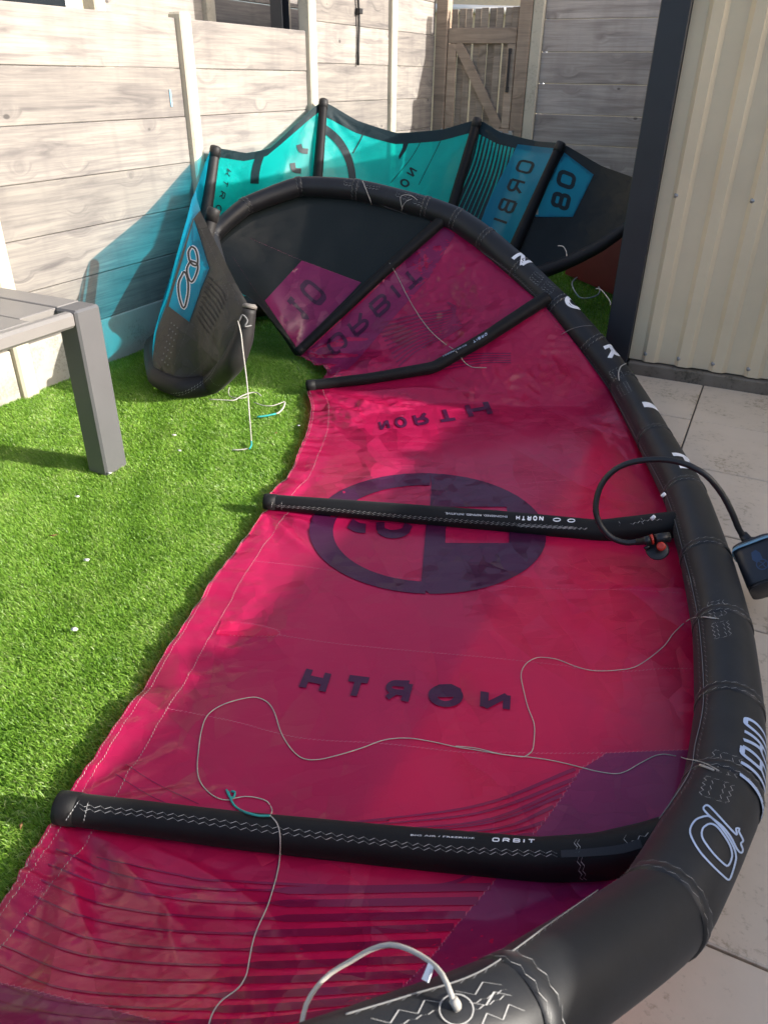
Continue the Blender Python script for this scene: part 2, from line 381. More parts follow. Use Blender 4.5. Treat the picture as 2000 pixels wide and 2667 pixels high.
base = mk('turf_base', [(-3.5, -1.5, -.004), (PAT, -1.5, -.004), (PAT, 8.2, -.004), (-3.5, 8.2, -.004)], [(0, 1, 2, 3)],
          speckle('turf_backing', (.08, .17, .018), (.11, .22, .024), (.05, .11, .014), 9, 90, rough=.9, bump=.6), None, False)
tag(base, kind='structure')
bed = mk('patio_bed', [(PAT, -3, -.008), (5, -3, -.008), (5, 8.2, -.008), (PAT, 8.2, -.008)], [(0, 1, 2, 3)], M['joint'], None, False)
tag(bed, kind='structure')
# paving: one object per tile
patio = bpy.data.objects.new('patio', None); link(patio); tag(patio, kind='structure')
TP = .58; us = [PAT] + [-.15 + TP*k for k in range(0, 7)]
meshes = {}
for r in range(-4, 6):
    y0 = 1.105 + TP*r; y1 = y0 + TP
    for a, b in zip(us, us[1:]):
        key = round(b-a, 3)
        if key not in meshes:
            v, f = box_data(-(b-a)/2+.0035, (b-a)/2-.0035, -TP/2+.0035, TP/2-.0035, -.03, 0, .0035)
            me = bpy.data.meshes.new('tile'); me.from_pydata([tuple(q) for q in v], [], f); me.materials.append(M['tile']); meshes[key] = me
        o = bpy.data.objects.new('tile', meshes[key]); link(o); o.parent = patio
        o.location = ((a+b)/2, (y0+y1)/2, .004 + random.uniform(-.0012, .0012))
        o.rotation_euler = (random.uniform(-.002, .002), random.uniform(-.002, .002), 0)

# ------------------------------------------------------------------ fences
def hbox(name, x0, x1, y0, y1, z0, z1, mat, parent, c=.004): return box(name, (x0, x1, y0, y1, z0, z1), mat, parent, c)
FX = -3.47
POSTS = [-.55, 1.05, 2.64, 4.27, 5.74, 7.16, 8.2]
lf = thing('wooden_fence', 'long sunlit fence of pale weathered boards between cream concrete posts on the left', 'fence', (FX, 3.5, 0))
for i, y in enumerate(POSTS):
    top = 1.86 if y < 5.5 else 2.5
    if i < len(POSTS)-1:
        b = hbox('post', FX-.05, FX+.055, y-.05, y+.05, -.05, top, M['concrete'], lf, .012)
for i, (a, b) in enumerate(zip(POSTS, POSTS[1:])):
    top = 1.83 if i < 4 else 2.44
    y0, y1 = a+.052, b-.052
    hbox('gravel_board', FX-.025, FX+.022, y0, y1, -.03, .27, M['gravelboard'], lf, .006)
    n = 6 if i < 4 else 8; hgt = (top-.27)/n; z = .27
    for k in range(n):
        j = random.uniform(-.004, .004)
        hbox('plank', FX-.02+j, FX+.012+j, y0, y1, z+.0012, z+hgt-.0012, M['fence'], lf, .004); z += hgt
# blue chalk tick and the hanging strap
stk = hbox('paint_mark', FX+.0125, FX+.0145, 4.09, 4.105, 1.37, 1.46, M['pumpblue'], lf, 0)
strap = thing('hanging_strap', 'thin black strap hanging down the tall fence board bay', 'strap', (FX+.03, 6.42, 1.2))
pp = [Vector((FX+.03, 6.43, 2.45)), Vector((FX+.034, 6.50, 2.0)), Vector((FX+.03, 6.50, 1.8)), Vector((FX+.03, 6.49, 1.62))]
v, f = tube_data(smooth_path(pp, .08), .011, 6); mk('webbing', v, f, M['iron'], strap)
v, f = box_data(FX+.013, FX+.06, 6.475, 6.525, 1.98, 2.02, .005); mk('buckle', v, f, M['iron'], strap, False)
# neighbour's taller fence behind the low bays
nf = thing('wooden_fence', 'taller grey board fence of the next garden, seen over the low bays', 'fence', (-4.3, 4.5, 0))
for y in (4.45, 5.62, 6.7, 7.9): hbox('post', -4.36, -4.24, y-.05, y+.05, -.05, 2.62, M['concrete'], nf, .012)
for a, b in ((4.45, 5.62), (5.62, 6.7), (6.7, 7.9)):
    for k in range(10): hbox('plank', -4.32, -4.29, a+.052, b-.052, .02+k*.255, .27+k*.255, M['fence'], nf, .005)
sp = thing('steel_post', 'dark steel post standing behind the low fence at the step', 'post', (-3.66, 5.66, 0))
v, f = join([box_data(-3.70, -3.60, 5.60, 5.606, 0, 2.6, 0), box_data(-3.653, -3.647, 5.606, 5.694, 0, 2.6, 0), box_data(-3.70, -3.60, 5.694, 5.70, 0, 2.6, 0)])
mk('column', v, f, M['anthracite'], sp, False)
# neighbouring house far left with a window
nh = thing('house', 'cream rendered house with a white framed window behind the left fence', 'house', (-6, 4, 0))
hbox('wall', -9, -6, 1.2, 6.6, 0, 4.6, M['render'], nh, .01)
wf = hbox('window', -6.0, -5.94, 4.4, 5.9, 1.1, 2.5, M['upvc'], nh, .01); hbox('pane', -5.938, -5.93, 4.5, 5.8, 1.2, 2.4, M['glass'], wf, 0)

# right boundary fence, outside the frame; its shade lies over the patio
rf = thing('wooden_fence', 'weathered board fence closing the patio on the right', 'fence', (3.25, 1.5, 0))
for a, b in ((-4.2, -2.6), (-2.6, -1), (-1, .6), (.6, 2.2), (2.2, 3.8), (3.8, 4.56)):
    hbox('post', 3.2, 3.3, b-.05, b+.05, -.05, 1.97, M['concrete'], rf, .01)
    ph = .276
    for k in range(7): hbox('plank', 3.235, 3.265, a+.052, b-.052, .01+k*ph, .006+(k+1)*ph, M['fence'], rf, .005)

# back fence and gate
BY = 8.2
bf = thing('wooden_fence', 'shaded grey board fence at the back, right of the garden gate', 'fence', (-1.4, BY, 0))
for x in (-2.42, -1.1, .4): hbox('post', x-.055, x+.055, BY-.06, BY+.05, -.05, 2.34, M['concrete'], bf, .012)
for a, b in ((-2.42, -1.1), (-1.1, .4)):
    hbox('gravel_board', a+.057, b-.057, BY-.02, BY+.02, -.03, .2, M['gravelboard'], bf, .006)
    for k in range(8): hbox('plank', a+.057, b-.057, BY-.016+random.uniform(-.004, .004), BY+.015, .203+k*.26, .459+k*.26, M['fencegrey'], bf, .005)
gt = thing('garden_gate', 'brown wooden garden gate with vertical pales and diagonal braces', 'gate', (-2.95, BY, 0))
hbox('jamb', -3.44, -3.32, BY-.07, BY+.05, 0, 2.5, M['frame'], gt, .006)
hbox('jamb', -2.6, -2.477, BY-.07, BY+.05, 0, 2.42, M['frame'], gt, .006)
gx0, gx1, gy = -3.31, -2.61, BY-.02
n = 9; wd = (gx1-gx0)/n
for k in range(n):
    h_ = 2.12 + random.uniform(-.006, .006); gap = [.009, .001, .002, .008, .001, .002, .001, .004, .001][k]
    dy = .0205*(k % 2); ov = .008 if (k == n-1 or [.009, .001, .002, .008, .001, .002, .001, .004, .001][k+1] < .003) else 0
    v, f = box_data(gx0+k*wd+gap, gx0+(k+1)*wd+ov*(k < n-1), gy+dy, gy+dy+.018, .07, h_, .003)
    for q in v:
        if q.z > h_-.02: q.x += (gx0+(k+.5)*wd-q.x)*.16
    mk('pale', v, f, M['gate'], gt, False, at=(gx0+k*wd+.05, gy, 1.1))
hbox('rail', gx0, gx1, gy-.03, gy-.001, 1.83, 1.96, M['frame'], gt)
hbox('rail', gx0, gx1, gy-.03, gy-.001, .98, 1.10, M['frame'], gt)
hbox('rail', gx0, gx1, gy-.03, gy-.001, .15, .27, M['frame'], gt)
for x in (gx0, gx1-.085):
    hbox('stile', x, x+.085, gy-.033, gy-.002, .27, .978, M['frame'], gt); hbox('stile', x, x+.085, gy-.033, gy-.002, 1.102, 1.828, M['frame'], gt)
for z0, z1 in ((1.10, 1.83), (.27, .98)):
    a, b = Vector((gx0+.10, 0, z1-.0)), Vector((gx1-.11, 0, z0+.0)); d = (b-a).normalized(); nn = Vector((-d.z, 0, d.x))*.045
    q = [a+nn, b+nn, b-nn, a-nn]
    V = [(p.x, gy-.029, p.z) for p in q] + [(p.x, gy-.002, p.z) for p in q]
    mk('brace', V, [(0, 1, 2, 3), (7, 6, 5, 4), (0, 4, 5, 1), (1, 5, 6, 2), (2, 6, 7, 3), (3, 7, 4, 0)], M['frame'], gt, False, at=((a.x+b.x)/2, gy, (z0+z1)/2))
v, f = join([tube_data([Vector((gx1-.05, gy-.05, z)) for z in (1.45, 1.5, 1.72, 1.77)], .012, 8), box_data(gx1-.065, gx1-.035, gy-.05, gy-.033, 1.42, 1.47, .003), box_data(gx1-.065, gx1-.035, gy-.05, gy-.033, 1.74, 1.79, .003)])
mk('handle', v, f, M['iron'], gt, False)
v, f = join([box_data(gx1-.17, gx1-.06, gy-.045, gy-.034, 1.03, 1.075, .003), tube_data([Vector((gx1-.18, gy-.055, 1.052)), Vector((gx1+.04, gy-.055, 1.052))], .011, 8), box_data(gx1+.01, gx1+.05, gy-.07, gy-.046, 1.02, 1.085, .003)])
mk('bolt', v, f, M['steel'], gt, False)
v, f = join([box_data(gx0-.06, gx0+.05, gy-.045, gy-.034, 1.02, 1.06, .003), tube_data([Vector((gx0-.02, gy-.05, 1.0)), Vector((gx0-.02, gy-.05, 1.08))], .012, 8)])
mk('hinge', v, f, M['steel'], gt, False)
# building beyond the gate
bb = thing('house', 'cream house wall with white gutter rising beyond the garden gate', 'house', (-3, 11.5, 0))
hbox('wall', -5.4, -1.5, 11.5, 14, 0, 2.9, M['render'], bb, .01)
v, f = tube_data([Vector((-5.4, 11.44, 2.38)), Vector((-3.35, 11.44, 2.30))], .05, 10); mk('gutter', v, f, M['upvc'], bb)
tp = thing('tarpaulin', 'green tarpaulin roll showing above the gate', 'tarpaulin', (-3, 10, 2))
pp = [Vector((-3.25 + k*.09, 10.2, 2.42 + .02*math.sin(k*2.1))) for k in range(9)]
v, f = tube_data(pp, [.09 + .015*math.sin(k*1.7) for k in range(9)], 12); mk('roll', v, f, M['netting'], tp)
v, f = tube_data([Vector((-2.9, 10.2, 0)), Vector((-2.9, 10.2, 2.36))], .03, 8); mk('stand', v, f, M['steel'], tp)

# ------------------------------------------------------------------ shed
sh = thing('shed', 'cream corrugated metal shed with dark corner post and dirty plinth', 'shed', (1.4, 4.62, 0))
SX0, SX1, SY = -.6, 4.05, 4.62
def roofz(x): return 1.98 + .19*(x+.745)
# trapezoid sheets, each one metre wide
P_ = .19
def prof(x):
    t = (x-SX0) % P_ / P_
    if t < .38: return 0
    if t < .50: return -(t-.38)/.12
    if t < .78: return -1
    if t < .90: return -1 + (t-.78)/.12
    return 0
brk = [0, .38, .50, .78, .90]
x = SX0; k = 0
while x < SX1-.01:
    x1 = min(x + 5*P_, SX1)
    xs = sorted(set([x, x1] + [SX0 + P_*(i+b) for i in range(30) for b in brk if x < SX0 + P_*(i+b) < x1]))
    V, F = [], []
    for q in xs:
        y = SY + .022*prof(q+1e-6) + (.0005 if k % 2 else 0)
        V += [(q, y, .085), (q, y, roofz(q)-.02), (q, y+.012, .085), (q, y+.012, roofz(q)-.02)]
    for i in range(len(xs)-1):
        a, b = 4*i, 4*i+4
        F += [(a, b, b+1, a+1), (b+2, a+2, a+3, b+3), (a, a+2, b+2, b)]
    mk('wall_sheet', V, F, M['shed'], sh, False, at=((x+x1)/2, SY, 1)); x = x1; k += 1
hbox('corner_post', -.748, -.603, 4.575, 4.70, 0, roofz(-.7)-.01, M['anthracite'], sh, .004)
hbox('side_wall', -.735, -.69, 4.702, 7.9, .05, roofz(-.745)-.03, M['anthracite'], sh, .004)
hbox('plinth', -.6, SX1, 4.585, 4.72, -.02, .075, speckle('dirty_plinth', (.20, .17, .135), (.10, .085, .06), (.05, .045, .03), 6, 60), sh, .01)
V = []
for yy in (4.53, 8.0):
    for xx in (-.78, SX1+.05): V += [(xx, yy, roofz(xx)-.008), (xx, yy, roofz(xx)+.05)]
mk('roof', V, [(0, 2, 3, 1), (4, 5, 7, 6), (0, 1, 5, 4), (2, 6, 7, 3), (1, 3, 7, 5), (0, 4, 6, 2)], M['roof'], sh, False)
hbox('back_wall', -.69, SX1, 7.86, 7.9, .0, 2.0, M['shed'], sh, .004)
hbox('end_wall', SX1-.03, SX1, 4.67, 7.86, .0, 2.85, M['shed'], sh, .004)
for bx, bz in ((-.505, 1.01), (-.125, 1.01), (-.505, .13), (-.315, .13), (-.125, .13), (.065, .13)):
    v, f = tube_data([Vector((bx, SY-.004, bz)), Vector((bx, SY-.016, bz)), Vector((bx, SY-.024, bz))], [.016, .015, .006], 10); mk('screw', v, f, M['steel'], sh)

# ------------------------------------------------------------------ garden table
tb = thing('garden_table', 'grey aluminium garden table with slatted top and square legs by the fence', 'table', (-2.85, 1.45, 0))
TX0, TX1, TY0, TY1, TZ = -3.30, -2.37, .35, 2.235, .735
def tbox(name, *b, m='table', c=.006): return box(name, b, M[m], tb, c)
tbox('end_board', TX0+.114, TX1-.1135, TY1-.115, TY1, TZ-.035, TZ, c=.004)
tbox('end_board', TX0+.114, TX1-.1135, TY0, TY0+.115, TZ-.035, TZ, c=.004)
y = TY0 + .119
nsl = 9; sw = (TY1-TY0-.238)/nsl
for k in range(nsl):
    tbox('slat', TX0+.115, TX1-.1145 if k in (0, nsl-1) else TX1-.052, y+.0025, y+sw-.0025, TZ-.03, TZ-.002, c=.003); y += sw
tbox('side_rail', TX1-.05, TX1, TY0+.132, TY1-.134, TZ-.062, TZ-.001, c=.012)
tbox('side_rail', TX0+.02, TX0+.058, TY0+.132, TY1-.134, TZ-.062, TZ-.001, c=.012)
tbox('end_rail', TX0+.115, TX1-.115, TY1-.09, TY1-.05, TZ-.085, TZ-.037, m='tableleg')
for lx in (TX1-.112, TX0):
    for ly in (TY1-.132, TY0):
        tbox('leg', lx, lx+.112, ly, ly+.13, .004, TZ+.0005, m='tableleg', c=.009)
# corner brace plate under the top
for lx in (TX1-.118,):
    V = [(TX1-.118, TY1-.125, TZ-.04), (TX1-.118, TY1-.125, TZ-.12), (TX1-.118, TY1-.20, TZ-.04), (TX1-.112, TY1-.125, TZ-.04), (TX1-.112, TY1-.125, TZ-.12), (TX1-.112, TY1-.20, TZ-.04)]

# ------------------------------------------------------------------ kite toolkit
W3 = lambda x, y, z: Vector((x, y, z))
class Curve:
    """piecewise curve of points (and radii) over the span parameter s"""
    def __init__(s, pts): s.s = [p[0] for p in pts]; s.p = [Vector(p[1]) for p in pts]; s.r = [p[2] if len(p) > 2 else 0 for p in pts]
    def at(self, q, smooth=.5):
        S_, P_ = self.s, self.p
        q = min(max(q, S_[0]), S_[-1])
        i = max(0, min(len(S_)-2, int(np.searchsorted(S_, q, side='right'))-1))
        t = (q-S_[i])/(S_[i+1]-S_[i])
        lin = P_[i].lerp(P_[i+1], t)
        a = P_[i-1] if i else P_[i]*2-P_[i+1]; d = P_[i+2] if i+2 < len(P_) else P_[i+1]*2-P_[i]
        b, c = P_[i], P_[i+1]
        cr = .5*((2*b)+(c-a)*t+(2*a-5*b+4*c-d)*t*t+(3*b-a-3*c+d)*t**3)
        return lin.lerp(cr, smooth)
    def rad(self, q): return float(np.interp(q, self.s, self.r))
def depth_path(px, p0, p1, n=40):
    """pixel polyline from p0 to p1; depth varies as on a straight rod between the two ends"""
    fw = ray(PW/2, PH/2)
    z0, z1 = (p0-EYE).dot(fw), (p1-EYE).dot(fw)
    L_ = [0]
    for a, b in zip(px, px[1:]): L_.append(L_[-1] + math.hypot(b[0]-a[0], b[1]-a[1]))
    out = []
    for k in range(n+1):
        t = k/n; q = t*L_[-1]
        x = np.interp(q, L_, [p[0] for p in px]); y = np.interp(q, L_, [p[1] for p in px])
        iz = (1-t)/z0 + t/z1
        r = ray(x, y); out.append(EYE + r*(1/iz/r.dot(fw)))
    return out
def poly_at(pts, t):
    n = len(pts)-1; q = min(max(t, 0), 1)*n; i = min(int(q), n-1)
    return pts[i].lerp(pts[i+1], q-i)
class Panel: pass
def canopy_panel(kite, name, LEc, TEc, sa, sb, ca, cb, mat, ns, ntt, bill, bdir, zmin, tips, amp=1.0, folds=(), rumple=False):
    """cloth between span stations sa and sb; ca/cb are the rib curves (LE to TE) or None"""
    V = []; n0 = []
    grid = np.zeros((ns+1, ntt+1, 3))
    for i in range(ns+1):
        x = i/ns; s = sa + (sb-sa)*x
        l, t_ = LEc(s), TEc(s)
        la, ta, lb, tb_ = LEc(sa), TEc(sa), LEc(sb), TEc(sb)
        for j in range(ntt+1):
            t = j/ntt
            p = l.lerp(t_, t)
            if ca: p = p + (poly_at(ca, t) - la.lerp(ta, t))*(1-x)
            if cb: p = p + (poly_at(cb, t) - lb.lerp(tb_, t))*x
            w_ = 4*x*(1-x)*math.sin(math.pi*(.12+.85*t))
            bd = bdir(p) if callable(bdir) else bdir
            p = p + bd*(bill*w_)
            # wrinkles
            e = min(1, 8*x*(1-x)) * min(1, (1-t)*5+.35) * min(1, t*8)
            q = p*1.0
            wr = .006*noise.noise(q*3.1) + .0045*noise.noise(q*7.3+Vector((5, 1, 2))) 
            if rumple:
                c1, c2 = q.x*.75+q.y*.66, -q.x*.66+q.y*.75
                m1_ = max(0, min(1, .55 + 1.6*noise.noise(q*2.1+Vector((9, 4, 2)))))
                wr += m1_*(.0060*(1-abs(noise.noise(Vector((c1*7, c2*13, q.z*8)))))**5 + .0042*(1-abs(noise.noise(Vector((c1*19+3, c2*11, q.z*8)))))**4 + .0022*(1-abs(noise.noise(q*31)))**3)
            else: wr += .0022*abs(noise.noise(q*16+Vector((1, 7, 3))))
            for T in tips:
                d = (p-T); rho = d.length
                th = math.atan2(d.z*1.0 + d.y, d.x)
                wr += .011*math.cos(th*11 + 2*noise.noise(q*4))*math.exp(-rho/.45)*min(1, rho/.12)
            for fp, fh, fw_ in folds:
                dm = 9; tm_ = 0
                for fi in range(len(fp)-1):
                    a_, b_ = fp[fi], fp[fi+1]; ab = b_-a_; tq = max(0, min(1, (p-a_).dot(ab)/ab.length_squared))
                    dd = (p - a_ - ab*tq); dd.z = 0; dl = dd.length
                    if dl < dm: dm = dl; tm_ = (fi+tq)/(len(fp)-1)
                if dm < fw_*3.5: wr += fh*math.exp(-abs(dm/fw_)**1.3)*math.sin(math.pi*min(1, .15+.85*tm_))/max(.2, e*amp)*min(1, 10*x*(1-x))*min(1, (1-t)*6)
            p = p - bd*(wr*e*amp)
            if rumple and t > .8:
                k_ = ((t-.8)/.2)**2
                p = p + W((.010*noise.noise(W((s*7, 3, 0))), .006*noise.noise(W((s*9, 5, 0))), .013 + .020*noise.noise(W((s*9.5, 1, 0))) + .010*noise.noise(W((s*27, 2, 0)))))*k_*min(1, 12*x*(1-x))
            if zmin is not None and p.z < zmin + .004:
                p.z = zmin + .004*math.exp((p.z-zmin-.004)/.05)
            grid[i, j] = p
    V = [Vector(grid[i, j]) for i in range(ns+1) for j in range(ntt+1)]
    m = ntt+1
    F = [(i*m+j, i*m+j+1, (i+1)*m+j+1, (i+1)*m+j) for i in range(ns) for j in range(ntt)]
    o = mk(name, V, F, mat, kite)
    P = Panel(); P.o = o; P.grid = grid; P.bvh = bvh_of(V, F); P.V = V; P.F = F
    return P
def to_px(p):
    q = RM.transposed() @ (p - EYE); return (PW/2 + FPX*q.x/q.z, PH/2 + FPX*q.y/q.z)
def cut_panel(P, poly, shrink=.985):
    """open the ground cloth where a panel of another colour is sewn in"""
    cx = sum(p[0] for p in poly)/len(poly); cy = sum(p[1] for p in poly)/len(poly)
    pl = [(cx+(x-cx)*shrink, cy+(y-cy)*shrink) for x, y in poly]
    def ins(p):
        x, y = to_px(p); c = False
        for (x1, y1), (x2, y2) in zip(pl, pl[1:]+pl[:1]):
            if (y1 > y) != (y2 > y) and x < (x2-x1)*(y-y1)/(y2-y1)+x1: c = not c
        return c
    io = [ins(v) for v in P.V]; keep = [f for f in P.F if not all(io[i] for i in f)]
    off = origin(P.o); old = P.o.data
    me = bpy.data.meshes.new('canopy_panel'); me.from_pydata([tuple(v-off) for v in P.V], [], keep)
    me.polygons.foreach_set('use_smooth', [True]*len(keep)); me.materials.append(old.materials[0]); P.o.data = me; bpy.data.meshes.remove(old)
class Multi:
    def __init__(s, ps): s.b = [p.bvh if hasattr(p, 'bvh') else p for p in ps]
    def ray_cast(s, o, d):
        best = (None, None, None, None)
        for b in s.b:
            h = b.ray_cast(o, d)
            if h[0] is not None and (best[0] is None or h[3] < best[3]): best = h
        return best
def homog(q):
    """unit square -> pixel quad (00,10,11,01)"""
    src = [(0, 0), (1, 0), (1, 1), (0, 1)]; Aq, bq = [], []
    for (x, y), (u, v) in zip(src, q):
        Aq += [[x, y, 1, 0, 0, 0, -u*x, -u*y], [0, 0, 0, x, y, 1, -v*x, -v*y]]; bq += [u, v]
    h = np.append(np.linalg.solve(np.array(Aq, float), np.array(bq, float)), 1).reshape(3, 3)
    def f(x, y):
        r = h @ np.array([x, y, 1.0]); return r[0]/r[2], r[1]/r[2]
    return f
def arc(cx, cy, rx, ry, a0, a1, n=18): return [(cx+rx*math.cos(math.radians(a0+(a1-a0)*k/n)), cy+ry*math.sin(math.radians(a0+(a1-a0)*k/n))) for k in range(n+1)]
def rrect(x0, y0, x1, y1, r):
    p = arc(x1-r, y1-r, r, r, 0, 90, 5) + arc(x0+r, y1-r, r, r, 90, 180, 5) + arc(x0+r, y0+r, r, r, 180, 270, 5) + arc(x1-r, y0+r, r, r, 270, 360, 5)
    return p + [p[0]]
# letter strokes in a unit box: round (sans) and squared styles
GL = {
 'N': [[(0, 0), (0, 1)], [(0, 1), (1, 0)], [(1, 0), (1, 1)]],
 'O': [arc(.5, .5, .5, .5, 0, 360, 28)],
 'R': [[(0, 0), (0, 1)], [(0, 1), (.62, 1)] + arc(.62, .74, .36, .26, 90, -90, 10) + [(0, .48)], [(.55, .48), (1, 0)]],
 'T': [[(0, 1), (1, 1)], [(.5, 1), (.5, 0)]],
 'H': [[(0, 0), (0, 1)], [(1, 0), (1, 1)], [(0, .5), (1, .5)]],
 'I': [[(.5, 0), (.5, 1)]],
 'B': [[(0, 0), (0, 1)], [(0, 1), (.68, 1)] + arc(.68, .76, .28, .24, 90, -90, 8) + [(0, .52)], [(.68, .52)] + arc(.7, .26, .3, .26, 90, -90, 8) + [(0, 0)]],
 'o': [rrect(0, 0, 1, 1, .28)],
 '1': [[(.2, .78), (.5, 1), (.5, 0)], [(.2, 0), (.8, 0)]],
 '0': [rrect(0, 0, 1, 1, .3)],
 '8': [rrect(.06, .5, .94, 1, .22), rrect(0, 0, 1, .5, .22)],
}
def ribbon2d(pl, wx, wy, step=.06):
    """flat ribbon round a polyline; widths given for each axis so that strokes stay even when the box is stretched"""
    q = [pl[0]]
    for a, b in zip(pl, pl[1:]):
        n = max(1, int(math.hypot(b[0]-a[0], b[1]-a[1])/step))
        q += [(a[0]+(b[0]-a[0])*i/n, a[1]+(b[1]-a[1])*i/n) for i in range(1, n+1)]
    L_, R_ = [], []
    closed = math.hypot(q[0][0]-q[-1][0], q[0][1]-q[-1][1]) < 1e-6
    for i in range(len(q)):
        a = q[i-1] if i else (q[-2] if closed else q[0]); b = q[i+1] if i < len(q)-1 else (q[1] if closed else q[-1])
        dx, dy = (b[0]-a[0])/wx, (b[1]-a[1])/wy; l = math.hypot(dx, dy) or 1
        nx, ny = -dy/l*wx, dx/l*wy
        ex = ey = 0
        if not closed and i in (0, len(q)-1):
            sg = -1 if i == 0 else 1; ex, ey = dx/l*wx*.0*sg, dy/l*wy*.0*sg
        L_.append((q[i][0]+nx+ex, q[i][1]+ny+ey)); R_.append((q[i][0]-nx+ex, q[i][1]-ny+ey))
    return L_, R_
def word2d(text, weight, gap=.28, aspect=.9, widths=None):
    """ribbons of a word in the unit box; weight is the stroke's half width as a part of the height"""
    ws = [(.22 if c == 'I' else aspect) for c in text]
    tot = sum(ws) + gap*(len(text)-1); x = 0; out = []; word2d.owner = []
    for ci, (c, w_) in enumerate(zip(text, ws)):
        for pl in GL[c]:
            word2d.owner.append(ci); wx = weight/tot*word2d.sx
            wt = weight*word2d.sx; pts = [((x + wt + (w_-2*wt)*px)/tot, weight + (1-2*weight)*py) for px, py in pl]
            out.append(ribbon2d(pts, wx, weight, .02))
        x += w_ + gap
    return out
word2d.sx = 1.0
def strips_to_mesh(strips, f):
    V, F = [], []
    for k, (l, r) in enumerate(strips):
        prev = None
        for a, b in zip(l, r):
            pa, pb = f(*a, k), f(*b, k)
            if pa is None or pb is None: prev = None; continue
            V += [pa, pb]; cur = len(V)-2
            if prev is not None and (V[prev]-pa).length < .25: F.append((prev, prev+1, cur+1, cur))
            prev = cur
    return V, F
def print_word(parent, name, target, text, quad, weight, mat, off=.003, gap=.28, aspect=.9):
    h = homog(quad)
    st_ = word2d(text, weight, gap, aspect); own = list(word2d.owner)
    for c in range(len(text)):
        V, F = strips_to_mesh([q for q, o in zip(st_, own) if o == c], lambda x, y, k: cast(target, *h(x, y), off + .00015*k))
        if F: mk('letter' if text[c].isalpha() else 'digit', V, F, mat, parent, False)
def print_strips(parent, name, target, lines, mat, off=.002, step=9, step_at=0):
    """lines: list of (pixel points, half width at the ends) ; widths interpolated"""
    o = None
    for k, (pts, w0, w1) in enumerate(lines):
        V, F = [], []
        P2 = smooth_path([Vector((a, b, 0)) for a, b in pts], step)
        prev = None; n = len(P2)
        for i, p in enumerate(P2):
            t = (P2[min(i+1, n-1)]-P2[max(i-1, 0)]).normalized(); nn = Vector((-t.y, t.x, 0)); fr = i/(n-1); w_ = w0+(w1-w0)*(fr if not step_at else .18*fr + .82*min(1, max(0, (fr-step_at-.02*(k % 3))/.04)))
            a, b = cast(target, *(p+nn*w_).xy, off), cast(target, *(p-nn*w_).xy, off)
            if a is None or b is None: prev = None; continue
            V += [a, b]; cur = len(V)-2
            if prev is not None and (V[prev]-a).length < .2: F.append((prev, prev+1, cur+1, cur))
            prev = cur
        if F: o = mk(name, V, F, mat, parent, True)
    return o
def print_poly(parent, name, target, poly, mat, off=.001, step=14, hole=None):
    """filled outline laid on the cloth, triangulated finely enough to follow its folds"""
    ed = []
    for a, b in zip(poly, poly[1:]+poly[:1]):
        n = max(1, int(math.hypot(b[0]-a[0], b[1]-a[1])/step))
        ed += [Vector((a[0]+(b[0]-a[0])*i/n, a[1]+(b[1]-a[1])*i/n)) for i in range(n)]
    pts = list(ed); edges = [(i, (i+1) % len(ed)) for i in range(len(ed))]
    xs = [p.x for p in ed]; ys = [p.y for p in ed]
    def inside(x, y):
        c = False
        for (x1, y1), (x2, y2) in zip(poly, poly[1:]+poly[:1]):
            if (y1 > y) != (y2 > y) and x < (x2-x1)*(y-y1)/(y2-y1)+x1: c = not c
        return c
    yy = min(ys)+step*.5
    while yy < max(ys):
        xx = min(xs)+step*.5
        while xx < max(xs):
            if inside(xx, yy): pts.append(Vector((xx, yy)))
            xx += step
        yy += step
    v2, _, fc, *_ = delaunay_2d_cdt(pts, edges, [], 1, .01)
    C3 = [cast(target, p.x, p.y, off) for p in v2]
    idx, V, F = {}, [], []
    for t in fc:
        if any(C3[i] is None for i in t): continue
        if max((C3[t[0]]-C3[t[1]]).length, (C3[t[1]]-C3[t[2]]).length, (C3[t[2]]-C3[t[0]]).length) > .2: continue
        for i in t:
            if i not in idx: idx[i] = len(V); V.append(C3[i])
        F.append(tuple(idx[i] for i in t))
    if F: return mk(name, V, F, mat, parent, True)
def zigzag(P3, nrm, width, pitch, half):
    """raised thread zigzag along 3-D points with surface normals"""
    P3b, Nb = [P3[0]], [nrm[0]]
    acc = 0; V, F = [], []; pts = []
    cum = [0]
    for a, b in zip(P3, P3[1:]): cum.append(cum[-1]+(b-a).length)
    n = max(2, int(cum[-1]/pitch)); j = 0
    for k in range(n+1):
        q = cum[-1]*k/n
        while j < len(cum)-2 and cum[j+1] < q: j += 1
        t = (q-cum[j])/max(1e-9, cum[j+1]-cum[j]); p = P3[j].lerp(P3[j+1], t); d = (P3[j+1]-P3[j]).normalized(); nn = nrm[j]
        sd = d.cross(nn).normalized()
        pts.append((p + sd*(width if k % 2 else -width), sd, d))
    for p, sd, d in pts: V += [p+d*half+sd*half*.3, p-d*half-sd*half*.3]
    F = [(2*i, 2*i+1, 2*i+3, 2*i+2) for i in range(len(pts)-1)]
    return V, F
def stitch(target, px, width=.002, pitch=.006, half=.0007, off=.002, gapmax=.15):
    P2 = smooth_path([Vector((a, b, 0)) for a, b in px], 7)
    runs = [[]]
    for p in P2:
        d = ray(p.x, p.y); h = target.ray_cast(EYE, d)
        if h[0] is None: runs.append([]); continue
        n = h[1] if h[1].dot(d) < 0 else -h[1]
        if runs[-1] and (runs[-1][-1][0]-h[0]).length > gapmax: runs.append([])
        runs[-1].append((h[0]+n*off, n))
    out = []
    for r in runs:
        if len(r) > 2: out.append(zigzag([a for a, _ in r], [b for _, b in r], width, pitch, half))
    return join(out)
